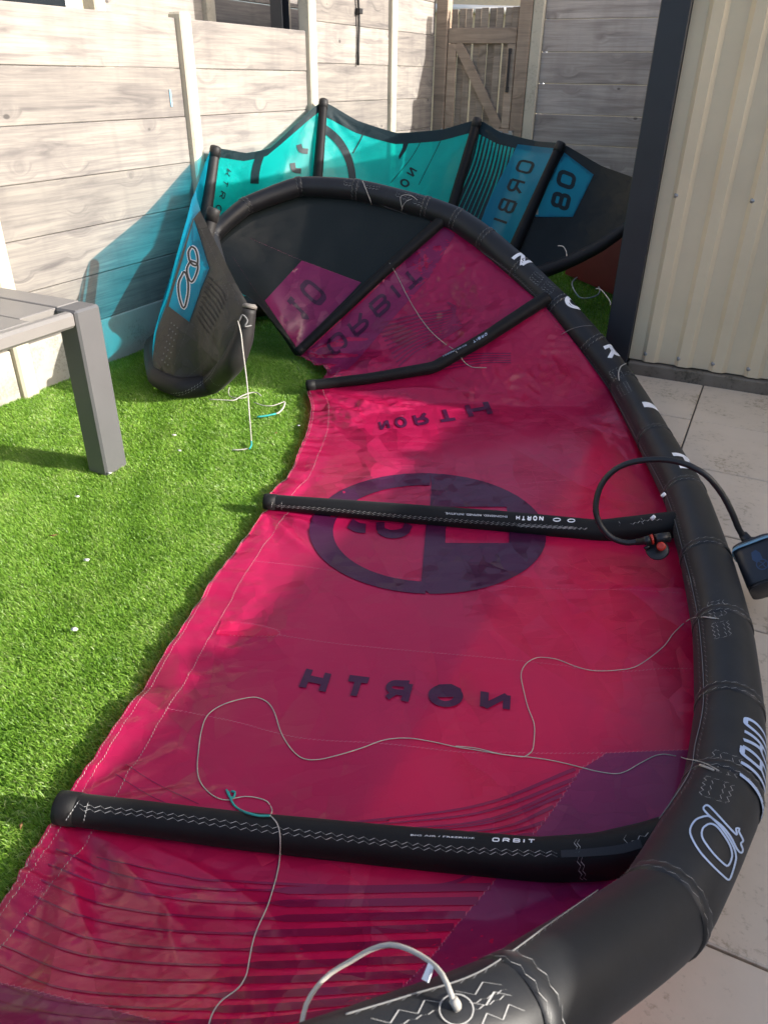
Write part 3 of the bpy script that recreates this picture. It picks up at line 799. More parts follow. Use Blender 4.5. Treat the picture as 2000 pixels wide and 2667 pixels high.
def line_on(target, px, r=.0016, lift=.001, zmin=None, step=8):
    P2 = smooth_path([Vector((a, b, 0)) for a, b in px], step)
    out = [cast(target, p.x, p.y, r+lift) for p in P2]
    return [p for p in out if p is not None]
# ================================================================== RED KITE
kr = thing('kite', 'large red and plum inflatable kite with black tubes spread out across turf and patio', 'kite', (-.6, 2.4, 0), 'inflatable kites laid out in the garden')
W = Vector
LE = Curve([(-1, A(-420, 3350, 1.0), .04), (-.5, A(40, 3160, 1.0), .055), (0, A(470, 2965, .97), .060), (.35, A(945, 2798, 1.05), .066),
 (.65, A(1330, 2642, 1.17), .069), (.85, A(1722, 2374, 1.60), .081), (1.15, A(1877, 2075, 1.97), .086), (1.35, G(1898, 1855, .10), .086), (1.55, G(1880, 1641, .09), .086),
 (1.8, G(1837, 1459, .088), .085), (2.1, G(1782, 1290, .088), .083), (2.35, G(1705, 1148, .085), .081), (2.6, A(1623, 1004, 4.38), .078), (2.8, A(1543, 900, 4.5), .077),
 (3.0, A(1452, 797, 4.6), .076), (3.25, A(1355, 703, 4.75), .074), (3.5, A(1265, 624, 4.88), .072), (3.75, A(1190, 572, 4.98), .070), (4.0, A(1110, 541, 5.04), .068),
 (4.2, A(928, 494, 5.15), .063), (4.4, A(779, 486, 5.2), .058), (4.65, A(640, 537, 5.1), .053), (4.85, A(552, 618, 4.9), .048), (5, A(585, 735, 4.5), .04)])
dT = (G(769, 926, .035)-EYE).length
TE = Curve([(-1, A(-440, 3352, 1.02)), (0, W((-1.13, .16, .14))), (.35, G(-150, 2570, .05)), (.55, G(0, 2365, .035)), (.78, G(75, 2250, .032)), (1, G(150, 2125, .03)), (1.2, G(242, 1990, .03)), (1.5, G(440, 1700, .03)),
 (1.75, G(575, 1490, .03)), (1.9, G(662, 1378, .03)), (2, G(700, 1335, .03)), (2.1, G(703, 1298, .03)), (2.25, G(748, 1252, .03)), (2.45, G(777, 1186, .03)), (2.65, G(802, 1120, .03)), (2.85, G(811, 1068, .032)),
 (3, G(800, 1015, .035)), (3.15, G(836, 992, .05)), (3.4, G(853, 968, .06)), (3.7, G(811, 948, .04)), (4, G(769, 926, .035)), (4.3, A(736, 876, dT*.985)), (4.6, A(688, 813, dT*.965)), (4.8, A(658, 779, dT*.953)), (5, A(588, 742, 4.5))])
def LEp(s):
    c, t = LE.at(s, .35), TE.at(s); r = LE.rad(s); d = (t-c); d.z = 0
    if d.length < 1e-4: d = W((0, 0, -1))
    d.normalize(); return c + d*r*.55 + W((0, 0, -r*.62))
TEp = lambda s: TE.at(s)
pr = [LE.at(s, .35) for s in np.linspace(-1, 5, 420)]; rr = [LE.rad(s) for s in np.linspace(-1, 5, 420)]
# slight pinch at the seams between tube segments
SEAMS = [.65, .85, 1.15, 1.35, 1.55, 1.8, 2.1, 2.35, 2.6, 2.8, 3.0, 3.25, 3.5, 3.75, 4.0, 4.2, 4.4, 4.65, 4.85]
ss = np.linspace(-1, 5, 420)
rr = [r*(1-.045*max(math.exp(-((s-q)/.02)**2) for q in SEAMS)) for r, s in zip(rr, ss)]
v, f = tube_data(pr, rr, 40)
for i, p in enumerate(pr):
    nb = max(math.exp(-abs(ss[i]-q)/.045) for q in SEAMS)
    for k in range(40):
        d = v[i*40+k] - p; a_ = 2*math.pi*k/40
        n1 = noise.noise(Vector((math.cos(a_)*5+i*.01, math.sin(a_)*5, ss[i]*3)))
        n2 = noise.noise(Vector((math.cos(a_)*1.5, math.sin(a_)*1.5, ss[i]*9)))
        v[i*40+k] = p + d*(1 + .035*nb*n1 + .012*n2)
le_o = mk('leading_edge', v, f, M['dacron'], kr); le_b = bvh_of(v, f)
def strut(kite, px, p0, p1, r0, r1, mat, capmat=None, up=None):
    c = depth_path(px, p0, p1, 40); c = chaikin(c, 1)
    n = len(c); rad = [r0+(r1-r0)*i/(n-1) for i in range(n)]
    v, f = tube_data(c, rad, 20); o = mk('strut', v, f, mat, kite)
    e, d = c[-1], (c[-1]-c[-3]).normalized()
    cv, cf = tube_data([e-d*.045, e-d*.01, e+d*.004, e+d*.008], [r1+.0025, r1+.003, r1+.002, r1*.6], 20)
    mk('end_cap', cv, cf, capmat or mat, o)
    return c, rad, bvh_of(v+cv, f+[tuple(i+len(v) for i in q) for q in cf]), o
st = {}
st[1] = strut(kr, [(1812, 2168), (1690, 2204), (1560, 2232), (1400, 2240), (1000, 2202), (600, 2160), (158, 2103)], A(1812, 2168, 1.93), G(158, 2103, .066), .052, .036, M['strut'])
st[2] = strut(kr, [(1756, 1366), (1560, 1386), (1300, 1358), (1000, 1332), (692, 1306)], G(1756, 1366, .075), G(692, 1306, .062), .052, .030, M['strut'])
st[3] = strut(kr, [(1425, 775), (1390, 797), (1260, 882), (1130, 957), (960, 986), (800, 1004)], A(1425, 775, 4.56), G(800, 1004, .066), .040, .027, M['strut'])
st[4] = strut(kr, [(1150, 575), (1120, 602), (1000, 708), (900, 802), (776, 918)], A(1150, 575, 4.98), G(776, 918, .065), .037, .027, M['strut'])
ribs = {k: [p - W((0, 0, q*.95)) for p, q in zip(c, r)] for k, (c, r, b, o) in st.items()}
for k in ribs: ribs[k][-1] = TEp(k); ribs[k][0] = LEp(k)
dn = W((0, 0, -1))
tips = [TEp(k) for k in (1, 2, 3, 4)]
PR = {}
def fold(h, w_, *px): return ([G(x, y, .05) for x, y in px], h, w_)
FO = {0: [fold(.014, .016, (230, 2150), (330, 2260), (430, 2380), (560, 2540)), fold(.012, .014, (300, 2150), (500, 2240), (640, 2330), (790, 2470)), fold(.012, .013, (180, 2260), (215, 2400), (300, 2600)), fold(.016, .03, (350, 2160), (700, 2240), (1150, 2290)), fold(.010, .012, (430, 2330), (450, 2450), (480, 2590)), fold(.010, .015, (700, 2420), (800, 2560), (860, 2650))],
 1: [fold(.016, .016, (712, 1420), (728, 1500), (750, 1650), (768, 1850), (775, 2000)), fold(.020, .035, (420, 2080), (700, 2040), (950, 1990), (1300, 1925)), fold(.014, .028, (350, 2070), (600, 1985), (900, 1930), (1150, 1900)), fold(.009, .012, (800, 1560), (860, 1690), (900, 1800)), fold(.010, .016, (780, 1340), (900, 1460), (1080, 1560)), fold(.010, .018, (1500, 1900), (1640, 1780), (1760, 1700)), fold(.010, .015, (1480, 1760), (1640, 1640), (1750, 1560)), fold(.008, .012, (560, 1700), (600, 1850), (640, 2000)), fold(.008, .012, (1330, 1700), (1500, 1690), (1700, 1650))],
 2: [fold(.020, .03, (830, 1030), (1000, 1058), (1200, 1110), (1500, 1185)), fold(.018, .03, (840, 1018), (1100, 1020), (1300, 1035), (1600, 1075)), fold(.012, .02, (815, 1060), (900, 1130), (960, 1230)), fold(.014, .022, (860, 1012), (1200, 975), (1450, 965)), fold(.010, .015, (720, 1300), (860, 1210), (950, 1190)), fold(.012, .02, (1350, 1180), (1500, 1200), (1640, 1230)), fold(.010, .016, (1450, 1050), (1560, 1100), (1620, 1120))]}
PR[-1] = canopy_panel(kr, 'canopy_panel', LEp, TEp, -1, 0, None, None, M['blackcloth'], 30, 40, .05, dn, .02, [])
PR[0] = canopy_panel(kr, 'canopy_panel', LEp, TEp, 0, 1, None, ribs[1], M['red'], 150, 150, .05, dn, .02, tips, 1.5, FO[0], True)
PR[1] = canopy_panel(kr, 'canopy_panel', LEp, TEp, 1, 2, ribs[1], ribs[2], M['red'], 190, 150, .02, dn, .02, tips, 1.5, FO[1], True)
PR[2] = canopy_panel(kr, 'canopy_panel', LEp, TEp, 2, 3, ribs[2], ribs[3], M['red'], 150, 150, .03, dn, .02, tips, 1.6, FO[2], True)
PR[3] = canopy_panel(kr, 'canopy_panel', LEp, TEp, 3, 4, ribs[3], ribs[4], M['redcreased'], 80, 100, .05, W((-.2, .5, -.8)).normalized(), .025, tips, 2.2, (), True)
PR[4] = canopy_panel(kr, 'canopy_panel', LEp, TEp, 4, 5, ribs[4], None, M['blackcloth'], 60, 80, .10, W((-.5, .7, -.5)).normalized(), .025, [tips[3]], 1.2)
ALLR = Multi(list(PR.values()))
# prints on the red cloth -------------------------------------------------
b0 = Multi([PR[0]]); b1 = Multi([PR[1]]); b2 = Multi([PR[2]]); b3 = Multi([PR[3]]); b4 = Multi([PR[4]])
Z3 = lambda x, y, o=(600, 1150), k=.5425: (o[0]+x*k, o[1]+y*k)
def Z(o, k): return lambda *p: [(o[0]+x*k, o[1]+y*k) for x, y in p]
z3 = Z((600, 1150), .5425); z4 = Z((1300, 1500), .42194); z5 = Z((0, 1950), .60277); z6 = Z((900, 1950), .66305); z2 = Z((1200, 900), .48222)
zt = Z((350, 350), .48222); zr = Z((1000, 500), .36166); zu = Z((1000, 0), .60277); zl = Z((0, 0), .60277); zk = Z((0, 400), .42194); zn = Z((700, 900), .48222); zc = Z((600, 0), .36166)
# plum corner panels by the leading edge
print_poly(kr, 'colour_panel', b1, z4((660, 1096), (900, 1086), (1110, 1078), (1240, 1078), (1240, 1250), (1100, 1450), (1000, 1600), (700, 1690), (190, 1690), (200, 1620), (280, 1520), (500, 1200)), M['purple'], .0012)
print_poly(kr, 'colour_panel', b0, z6((590, 515), (560, 420), (1080, 430), (1080, 500), (800, 720), (530, 900), (0, 1085), (-160, 1140), (60, 1040), (200, 960), (330, 830), (440, 690)), M['purple'], .0012)
print_poly(kr, 'colour_panel', b0, z5((-140, 990), (0, 1015), (150, 1045), (350, 1100), (560, 1150), (720, 1190), (720, 1290), (-140, 1290)), M['purple'], .0012)
print_poly(kr, 'colour_panel', b3, [(800, 915), (950, 780), (1150, 590), (1185, 610), (1120, 720), (1010, 845), (930, 940), (880, 985), (852, 968), (811, 950)], M['purple'], .0012)
print_poly(kr, 'colour_panel', b4, zt((905, 682), (1225, 800), (1170, 860), (1000, 1030), (875, 1150), (705, 898)), M['purple'], .0014)
# flowing stripes
hem = z5((245, 435), (210, 500), (180, 570), (150, 640), (108, 712), (60, 780), (8, 850), (-40, 920), (-80, 990), (-120, 1060))
mid = z5((1000, 612), (1000, 668), (1000, 736), (1000, 802), (1000, 872), (1000, 940), (1000, 1005), (1000, 1070), (1000, 1130), (1000, 1190))
midx = z5((520, 545), (490, 600), (470, 680), (450, 750), (430, 830), (400, 900), (370, 980), (340, 1050), (300, 1100), (270, 1150))
seam = z6((570, 545), (520, 600), (470, 655), (425, 705), (375, 765), (330, 830), (275, 890), (225, 940), (160, 985), (90, 1025))
print_strips(kr, 'stripe_print', b0, [([a, m2, m_, e], 2.4, 10.5) for a, m_, m2, e in zip(hem, mid, midx, seam)], M['maroon'], .002, 9, .52)
print_strips(kr, 'stripe_print', b0, [(z5((420, 470), (760, 545), (1000, 575)) + z6((300, 545), (560, 470)), 1.5, 5)], M['maroon'], .002)
seam1 = z6((900, 82), (905, 118), (880, 150), (850, 185), (815, 230), (780, 290), (745, 340))
lft1 = z6((-20, 296), (120, 300), (160, 320), (300, 325), (430, 335), (540, 345), (640, 350))
md1 = z6((520, 225), (540, 250), (560, 280), (590, 285), (640, 305), (680, 320), (700, 338))
print_strips(kr, 'stripe_print', b1, [([a, m_, e], 1.5, 5) for a, m_, e in zip(lft1, md1, seam1)] + [(z5((500, 110), (640, 200), (780, 260)), 1, 1), (z5((545, 70), (700, 165), (860, 240)), 1, 1), (z5((1380, 330), (1660, 312)) + z6((160, 285),), 1, 1.5)], M['maroon'], .002)
far = []
for k in range(11):
    a = (975+k*9, 962-k*3 if k < 4 else 955-k*9); 
    far.append(([(1010-6*k+28, 955-11*k), (1085, 915-9.5*k), (1165+2*k, 872-7*k+3), (1205-4*k, 848-6*k)], 2.2, 2.6))
print_strips(kr, 'stripe_print', b3, far, M['maroon'], .002, 6)
print_strips(kr, 'stripe_print', b2, [([(1130+6*k, 935+7*k), (1230+8*k, 922+6*k), (1330, 921+6*k)], 1.2, 1.6) for k in range(5)], M['maroon'], .002, 6)
# words and the round emblem
Wd = [(1337, 1864), (768, 1806), (788, 1732), (1332, 1795)]
for ch, q in (('N', ((1340, 1302), (1195, 1288), (1200, 1190), (1345, 1213))), ('O', ((1118, 1283), (950, 1275), (950, 1168), (1115, 1170))), ('R', ((850, 1268), (738, 1243), (750, 1148), (882, 1152))),
  ('T', ((645, 1243), (530, 1232), (557, 1122), (685, 1138))), ('H', ((452, 1223), (322, 1197), (372, 1080), (490, 1106)))):
    print_word(kr, 'lettering', b1, ch, z3(*q), .13, M['plum'], .0035, 0, 1.0)
print_poly(kr, 'lettering', b1, z3((955, 1225), (1020, 1232), (1115, 1228), (1105, 1190), (1060, 1168), (1000, 1170), (960, 1195)), M['plum'], .0036, 8)
print_word(kr, 'lettering', b2, 'NORTH', [(985, 1098), (1268, 1042), (1286, 1083), (992, 1123)], .11, M['plum'], .0035, .55, 1.0)
print_word(kr, 'lettering', b3, 'oRBIT', [(846, 893), (1076, 688), (1106, 724), (872, 932)], .10, M['plum'], .0035, .5, 1.2)
print_word(kr, 'lettering', b4, '10', [(740, 793), (800, 722), (858, 772), (792, 848)], .10, M['plum'], .0035, .35, .9)
both = Multi([PR[1], PR[2]])
def ell(t, k=1.0):
    a = math.radians(t); return (1114 + 308*k*math.cos(a) - 6*math.sin(a), 1391 + 157*k*math.sin(a) + 10*k*math.cos(a))
ring = [ell(t) for t in range(0, 360, 6)]
L_ = []
for q, (t0, t1) in enumerate(((-92, 92), (88, 272))):
    pass
left = [ell(t) for t in range(90, 271, 6)] + [ell(t, .80) for t in range(270, 89, -6)]
print_poly(kr, 'emblem', b1, [p for p in left], M['plum'], .0030, 10); print_poly(kr, 'emblem', b2, left, M['plum'], .0030, 10)
xm = 1104
right = [(xm+8, 1236)] + [ell(t) for t in range(-90, 91, 6)] + [(xm-6, 1545), (xm-2, 1462)] + z3((1030, 575), (1030, 490), (1337, 490), (1337, 447), (1330, 350), (1330, 316), (1040, 316), (1040, 270))
# right half: dark ground with a light bar left open
halfA = z3((968, 200), (968, 316), (1330, 316), (1345, 400), (1520, 400)) 
up = [ell(t) for t in range(-90, 4, 6)] + z3((1500, 420), (1330, 420), (1326, 316), (1042, 316), (1036, 420), (948, 420), (958, 316), (966, 210))
dw = z3((940, 400), (1034, 400), (1031, 490), (1337, 490), (1338, 400), (1512, 400)) + [ell(t) for t in range(4, 92, 6)] + z3((915, 700), (920, 640), (930, 520))
for tg in (b1, b2):
    print_poly(kr, 'emblem', tg, up, M['plum'], .0030, 10); print_poly(kr, 'emblem', tg, dw, M['plum'], .0030, 10)
print_strips(kr, 'emblem', b1, [(z3((575, 395), (610, 415), (650, 420)), 14, 12), (z3((720, 390), (725, 430), (775, 448), (835, 435), (855, 400)), 11, 11)], M['plum'], .0032, 6)
print_strips(kr, 'emblem', b2, [(z3((740, 318), (800, 306), (850, 316)), 4, 4)], M['plum'], .0032, 6)
# hem, reinforcement patches
for k in (0, 1, 2, 3):
    P = PR[k]; g_ = P.grid; ntt = g_.shape[1]-1; tg = []
    V, F = [], []
    for fr, wd_, col in ((.996, .0013, 'thread'), (.984, .0013, 'thread'), (.935, .0013, 'thread')):
        jj = fr*ntt; j0 = int(jj); fr_ = jj-j0
        pts = [Vector(g_[i, j0]*(1-fr_) + g_[i, min(ntt, j0+1)]*fr_) for i in range(g_.shape[0])]
        nr = []
        for i in range(len(pts)):
            a = Vector(g_[min(i+1, len(pts)-1), j0]) - Vector(g_[max(i-1, 0), j0]); b = Vector(g_[i, j0]) - Vector(g_[i, j0-2]); n_ = a.cross(b).normalized()
            if n_.z < 0: n_ = -n_
            nr.append(n_)
        pts = [p + q*.003 for p, q in zip(pts, nr)]
        zv, zf = zigzag(pts, nr, wd_, .005, .0006); n0 = len(V); V += zv; F += [tuple(i+n0 for i in q) for q in zf]
    tag(mk('hem_stitching', V, F, M['thread'], kr, False), kind='stuff')
seams = [stitch(b1, z3((110, 575), (300, 595), (640, 640), (1000, 670), (1300, 695), (1659, 712)) + z2((900, 1320), (1190, 1340))),
 stitch(b1, z3((230, 930), (480, 968), (740, 995), (1000, 1018), (1300, 1045), (1659, 1085)) + z4((440, 570), (760, 592), (1000, 575), (1195, 575))),
 stitch(b1, [(430, 1845), (600, 1878), (783, 1923), (1000, 1938), (1200, 1960)] + z4((0, 1092), (330, 1098), (660, 1095), (900, 1085), (1160, 1075))),
 stitch(b1, z4((660, 1096), (500, 1200), (370, 1390), (190, 1620)), .003, .009),
 stitch(b0, z6((590, 515), (440, 690), (330, 830), (200, 960), (60, 1040)), .002, .008), stitch(b0, z5((0, 1015), (350, 1098), (720, 1190)), .003, .008),
 stitch(b2, zn((205, 500), (440, 515), (790, 520), (1040, 538), (1200, 495), (1400, 430)), .002, .01), stitch(b2, zn((250, 708), (560, 715), (800, 735), (1200, 755), (1659, 725)), .002, .01),
 stitch(b1, z3((0, 870), (120, 880), (230, 910), (225, 935), (120, 935), (0, 930)), .0025), stitch(b3, [(1108, 622), (1010, 720), (905, 815), (800, 915)], .001, .02),
 stitch(b4, zt((910, 682), (1220, 802)), .001, .02), stitch(b4, zt((530, 660), (680, 880), (900, 1160)), .001, .02), stitch(b4, zt((620, 560), (900, 680)), .001, .02)]
v, f = join(seams); tag(mk('seam_stitching', v, f, M['pinkthread'], kr, False), kind='stuff')
print_poly(kr, 'reinforcement_patch', b1, z3((-40, 862), (120, 882), (228, 910), (222, 932), (120, 936), (-70, 928)), M['red'], .0025, 10)
# stitching along the struts
sv = [stitch(st[1][2], z5((345, 245), (700, 280), (1100, 330), (1640, 395)) + z6((300, 378), (600, 398), (830, 408)), .003, .012, .0008, .001), stitch(st[1][2], z5((345, 262), (700, 298), (1100, 352), (1640, 412)) + z6((300, 393), (600, 412), (830, 420)), .003, .012, .0008, .001),
 stitch(st[2][2], z3((215, 305), (500, 325), (900, 362), (1300, 390), (1659, 412)) + z2((300, 968), (680, 988)), .003, .010, .0007, .001), stitch(st[2][2], z3((215, 311), (500, 333), (900, 370), (1300, 398), (1659, 418)) + z2((300, 975), (680, 992)), .003, .010, .0007, .001),
 stitch(st[1][2], z6((900, 358), (905, 395), (915, 450), (925, 515)), .003, .009, .0009, .001), stitch(st[1][2], z6((912, 358), (917, 395), (930, 450), (940, 515)), .003, .009, .0009, .001),
 stitch(st[1][2], z6((1095, 340), (1105, 380), (1150, 350), (1190, 335)), .003, .009, .0009, .001), stitch(st[2][2], z2((850, 930), (858, 975)), .002, .009, .0008, .001), stitch(st[2][2], z2((970, 915), (980, 965)), .002, .009, .0008, .001),
 stitch(st[2][2], z2((915, 965), (1000, 945), (1085, 940)), .003, .009, .0009, .001)]
for q, xy in ((1, ((345, 228), (290, 305))), (1, ((385, 232), (365, 315)))):
    sv.append(stitch(st[q][2], z5(xy[0], ((xy[0][0]+xy[1][0])/2, (xy[0][1]+xy[1][1])/2), xy[1]), .0008, .004, .0016, .003))
for xy in (((205, 288), (195, 330)), ((248, 290), (246, 340))): sv.append(stitch(st[2][2], z3(xy[0], xy[1]), .0008, .004, .0016, .003))
v, f = join(sv); tag(mk('strut_stitching', v, f, M['thread'], kr, False), kind='stuff')
vz, fz = [], []
sl_b = st[1][2]; print_strips(st[1][3], 'velcro_strap', sl_b, [(z6((845, 414), (960, 408), (1080, 395), (1160, 372)), 9, 12)], M['rubber'], .002, 6)
def small_text(parent, target, body, quad, mat, off=.0012):
    cu = bpy.data.curves.new('t', 'FONT'); cu.body = body; cu.resolution_u = 2
    o = bpy.data.objects.new('t', cu); link(o); bpy.context.view_layer.update()
    me = o.to_mesh(); V0 = [v.co.copy() for v in me.vertices]; F0 = [tuple(p.vertices) for p in me.polygons]; o.to_mesh_clear()
    bpy.data.objects.remove(o); bpy.data.curves.remove(cu)
    x0, x1 = min(v.x for v in V0), max(v.x for v in V0); y0, y1 = min(v.y for v in V0), max(v.y for v in V0)
    h = homog(quad); C3 = [cast(target, *h((v.x-x0)/(x1-x0), (v.y-y0)/(y1-y0)), off) for v in V0]
    ok = [q for q in F0 if all(C3[i] is not None for i in q)]
    if ok: mk('small_print', [c or Vector() for c in C3], ok, mat, parent, False)
print_word(st[1][3], 'lettering', st[1][2], 'oRBIT', z6((574, 366), (742, 373), (744, 357), (576, 350)), .12, M['white'], .001, .55, 1.3)
small_text(st[1][3], st[1][2], 'BIG AIR / FREERIDE', z6((255, 343), (505, 356), (506, 350), (256, 337)), M['white'])
print_word(st[2][3], 'lettering', st[2][2], 'NORTH', z3((1502, 358), (1371, 355), (1370, 377), (1501, 382)), .13, M['white'], .001, .5, 1.1)
small_text(st[2][3], st[2][2], 'ENGINEERED. REFINED. INTUITIVE.', z3((1328, 357), (1030, 340), (1030, 349), (1328, 366)), M['white'])
for cx_, cy_ in ((1566, 376), (1635, 380)):
    print_strips(st[2][3], 'small_print', st[2][2], [(z3(*arc(cx_, cy_, 17, 7, 0, 360, 10)), 1.2, 1.2)], M['white'], .001, 4)
print_word(st[3][3], 'lettering', st[3][2], 'oRBIT', zr((738, 1012), (635, 1072), (645, 1088), (742, 1030)), .12, M['bluewhite'], .001, .55, 1.3)
small_text(st[3][3], st[3][2], 'BIG AIR / FREERIDE', zr((590, 1098), (420, 1180), (424, 1188), (594, 1106)), M['bluewhite'])

# leading edge: seam bands, piping, prints --------------------------------
bv, bf_, cv_, cf_ = [], [], [], []
for s in SEAMS:
    c = LE.at(s, .35); t = (LE.at(s+.02, .35)-LE.at(s-.02, .35)).normalized(); r = LE.rad(s)
    u = t.orthogonal().normalized(); w_ = t.cross(u)
    for dz in (-.013, .013):
        pts = [c + t*dz + (u*math.cos(a)+w_*math.sin(a))*(r*1.0+.0024) for a in np.linspace(0, 2*math.pi, 60)]
        nr = [(u*math.cos(a)+w_*math.sin(a)) for a in np.linspace(0, 2*math.pi, 60)]
        zv, zf = zigzag(pts, nr, .0032, .012, .0007); n0 = len(bv); bv += zv; bf_ += [tuple(i+n0 for i in q) for q in zf]
    ring_ = [c + t*dz for dz in (-.019, -.015, .015, .019)]
    zv, zf = tube_data(ring_, [r*.955+.0005, r*1.0+.0012, r*1.0+.0012, r*.955+.0005], 32, cap=False); mk('seam_band', zv, zf, M['dacron'], le_o)
tag(mk('seam_stitching', bv, bf_, M['thread'], le_o, False), kind='stuff')
inner = z6((0, 1050), (250, 975), (530, 880), (820, 680), (1100, 484)) + z4((780, 1806), (950, 1562), (1168, 1232), (1210, 1050), (1262, 752), (1235, 310), (1175, 0)) + z2((1250, 1300), (1213, 1160), (1118, 830), (968, 540), (805, 240), (640, 20)) + zr((1300, 1040), (1090, 745), (720, 440), (300, 215), (0, 100))
le_t = le_b
P2 = smooth_path([Vector((a, b, 0)) for a, b in inner], 10)
pts = [cast(le_t, p.x, p.y, .002) for p in P2]; runs = [[]]
for p in pts:
    if p is None or (runs[-1] and (runs[-1][-1]-p).length > .12): runs.append([] if p is None else [p])
    else: runs[-1].append(p)
parts = [tube_data(r, .0011, 6) for r in runs if len(r) > 2]
v, f = join(parts); mk('piping', v, f, M['greythread'], le_o)
v, f = join([stitch(le_t, [(a+9, b+3) for a, b in inner[4:]], .003, .011, .001), stitch(le_t, [(a-7, b-3) for a, b in inner[9:]], .003, .011, .001), stitch(le_t, [(a+3, b+4) for a, b in inner[:6]], .002, .010, .001)])
tag(mk('edge_stitching', v, f, M['greythread'], le_o, False), kind='stuff')
# bridle patches: zigzag frames sewn on the tube
def patch(cx, cy, ang, ln, wd, mat='thread', wdt=.0035):
    a = math.radians(ang); ux, uy = math.cos(a), math.sin(a); out = []
    for k in (-1, -.45, .45, 1):
        for s0, s1 in ((-1, -.16), (.16, 1)):
            p = [(cx + ux*ln*s + (-uy)*wd*k, cy + uy*ln*s + ux*wd*k) for s in (s0, (s0+s1)/2, s1)]
            out.append(stitch(le_t, p, wdt if abs(k) > .6 else wdt*.6, .010, .0008, .001))
    for s in (-1, -.16, .16, 1):
        out.append(stitch(le_t, [(cx+ux*ln*s+(-uy)*wd*k, cy+uy*ln*s+ux*wd*k) for k in (-1, 0, 1)], .0012, .009, .0008, .001))
    return join(out)
allp = [patch(*z4((1355, 268))[0], 78, 48, 20), patch(*z4((1365, 1240))[0], 108, 62, 36), patch(*z2((860, 195))[0], 62, 36, 14), patch(*zr((1140, 655))[0], 38, 34, 12), patch(*zt((1500, 340))[0], 22, 42, 12), patch(*zt((1230, 262))[0], 8, 46, 11)]
v, f = join(allp); tag(mk('bridle_patches', v, f, M['thread'], le_o, False), kind='stuff')
bp = [stitch(le_t, z6((110, 1080), (250, 1035), (370, 985)), .006, .016, .0009, .001), stitch(le_t, z6((440, 970), (520, 945), (600, 915)), .006, .016, .0009, .001), stitch(le_t, z6((500, 1030), (570, 1000), (640, 965)), .001, .008, .0009, .001), stitch(le_t, z6((490, 1005), (560, 978), (630, 945)), .001, .008, .0009, .001),
      stitch(le_t, z6((200, 1090), (290, 1055), (370, 1025)), .001, .008, .0009, .001), stitch(le_t, z6((470, 1100), (580, 1055), (690, 1010)), .006, .016, .0009, .001), stitch(le_t, z6((490, 1015), (560, 985), (640, 955)), .005, .016, .0014, .001)]
v, f = join(bp); tag(mk('bridle_patches', v, f, M['thread'], le_o, False), kind='stuff')
print_strips(le_o, 'bridle_eyelet', le_t, [(z6(*arc(432, 1030, 66, 58, 0, 360, 20)), 1.6, 1.6)], M['thread'], .003, 6)
print_poly(le_o, 'bridle_eyelet', le_t, z6(*arc(432, 1030, 60, 52, 0, 350, 16)), M['dacron'], .002, 8)
# lettering wrapped round the tube
axis_s = np.linspace(-1, 5, 600); axis_p = [LE.at(s, .35) for s in axis_s]
axn = np.array([list(p) for p in axis_p])
def wrap_word(text, p0, p1, height, weight, mat, sgn=None, gap=.4, aspect=1.0, outline=False, shear=0.0):
    H0, H1 = cast(le_t, *p0, 0), cast(le_t, *p1, 0)
    def f(x, y, k):
        b = H0.lerp(H1, x + shear*y)
        i = int(np.argmin(((axn-np.array(list(b)))**2).sum(1))); c = axis_p[i]; t = (axis_p[min(i+1, 599)]-axis_p[max(i-1, 0)]).normalized()
        b2_ = b - t*(b-c).dot(t); rho = (b2_-c).normalized(); r = LE.rad(axis_s[i])
        a = y*height/r
        best = None
        q = Matrix.Rotation(a*wrap_word.sg, 3, t) @ rho
        return c + t*(b-c).dot(t) + q*(r+.0016+.0001*k)
    # turn towards the outer side of the curve
    i = int(np.argmin(((axn-np.array(list(H0)))**2).sum(1))); t = (axis_p[min(i+1, 599)]-axis_p[max(i-1, 0)]).normalized(); rho = (H0-axis_p[i])
    wrap_word.sg = 1 if (t.cross(rho)).z > 0 else -1
    if (Matrix.Rotation(.3, 3, t) @ rho).x < (Matrix.Rotation(-.3, 3, t) @ rho).x: wrap_word.sg = -1
    else: wrap_word.sg = 1
    if len(text) > 1: word2d.sx = height/((H1-H0).length/(sum(.22 if c == 'I' else aspect for c in text)+gap*(len(text)-1)))
    st_ = word2d(text, weight, gap, aspect); own = list(word2d.owner); word2d.sx = 1.0
    for c in range(len(text)):
        V, F = strips_to_mesh([q for q, o in zip(st_, own) if o == c], f)
        mk('letter' if text[c].isalpha() else 'digit', V, F, mat, le_o, False)
wrap_word('N', (1327, 677), (1358, 697), .115, .12, M['white'])
wrap_word('O', (1458, 780), (1494, 812), .125, .12, M['white'])
wrap_word('R', (1564, 906), (1583, 940), .125, .12, M['white'])
wrap_word('T', (1652, 1025), (1680, 1090), .14, .11, M['white'])
wrap_word('H', (1739, 1182), (1761, 1222), .135, .11, M['white'])
wrap_word('oRBIT', (1936, 1862), (1916, 2030), .115, .05, M['bluewhite'], gap=.3, aspect=.9, shear=-.04)
d0 = z4((1262, 1487), (1210, 1510), (1178, 1560), (1182, 1612), (1232, 1702), (1312, 1792), (1385, 1860), (1405, 1874), (1420, 1862), (1448, 1775), (1453, 1720), (1428, 1650), (1368, 1560), (1300, 1492), (1262, 1487))
d1 = z4((1285, 1535), (1255, 1560), (1246, 1600), (1262, 1642), (1320, 1720), (1385, 1783), (1405, 1788), (1422, 1760), (1430, 1715), (1410, 1650), (1350, 1562), (1312, 1535), (1285, 1535))
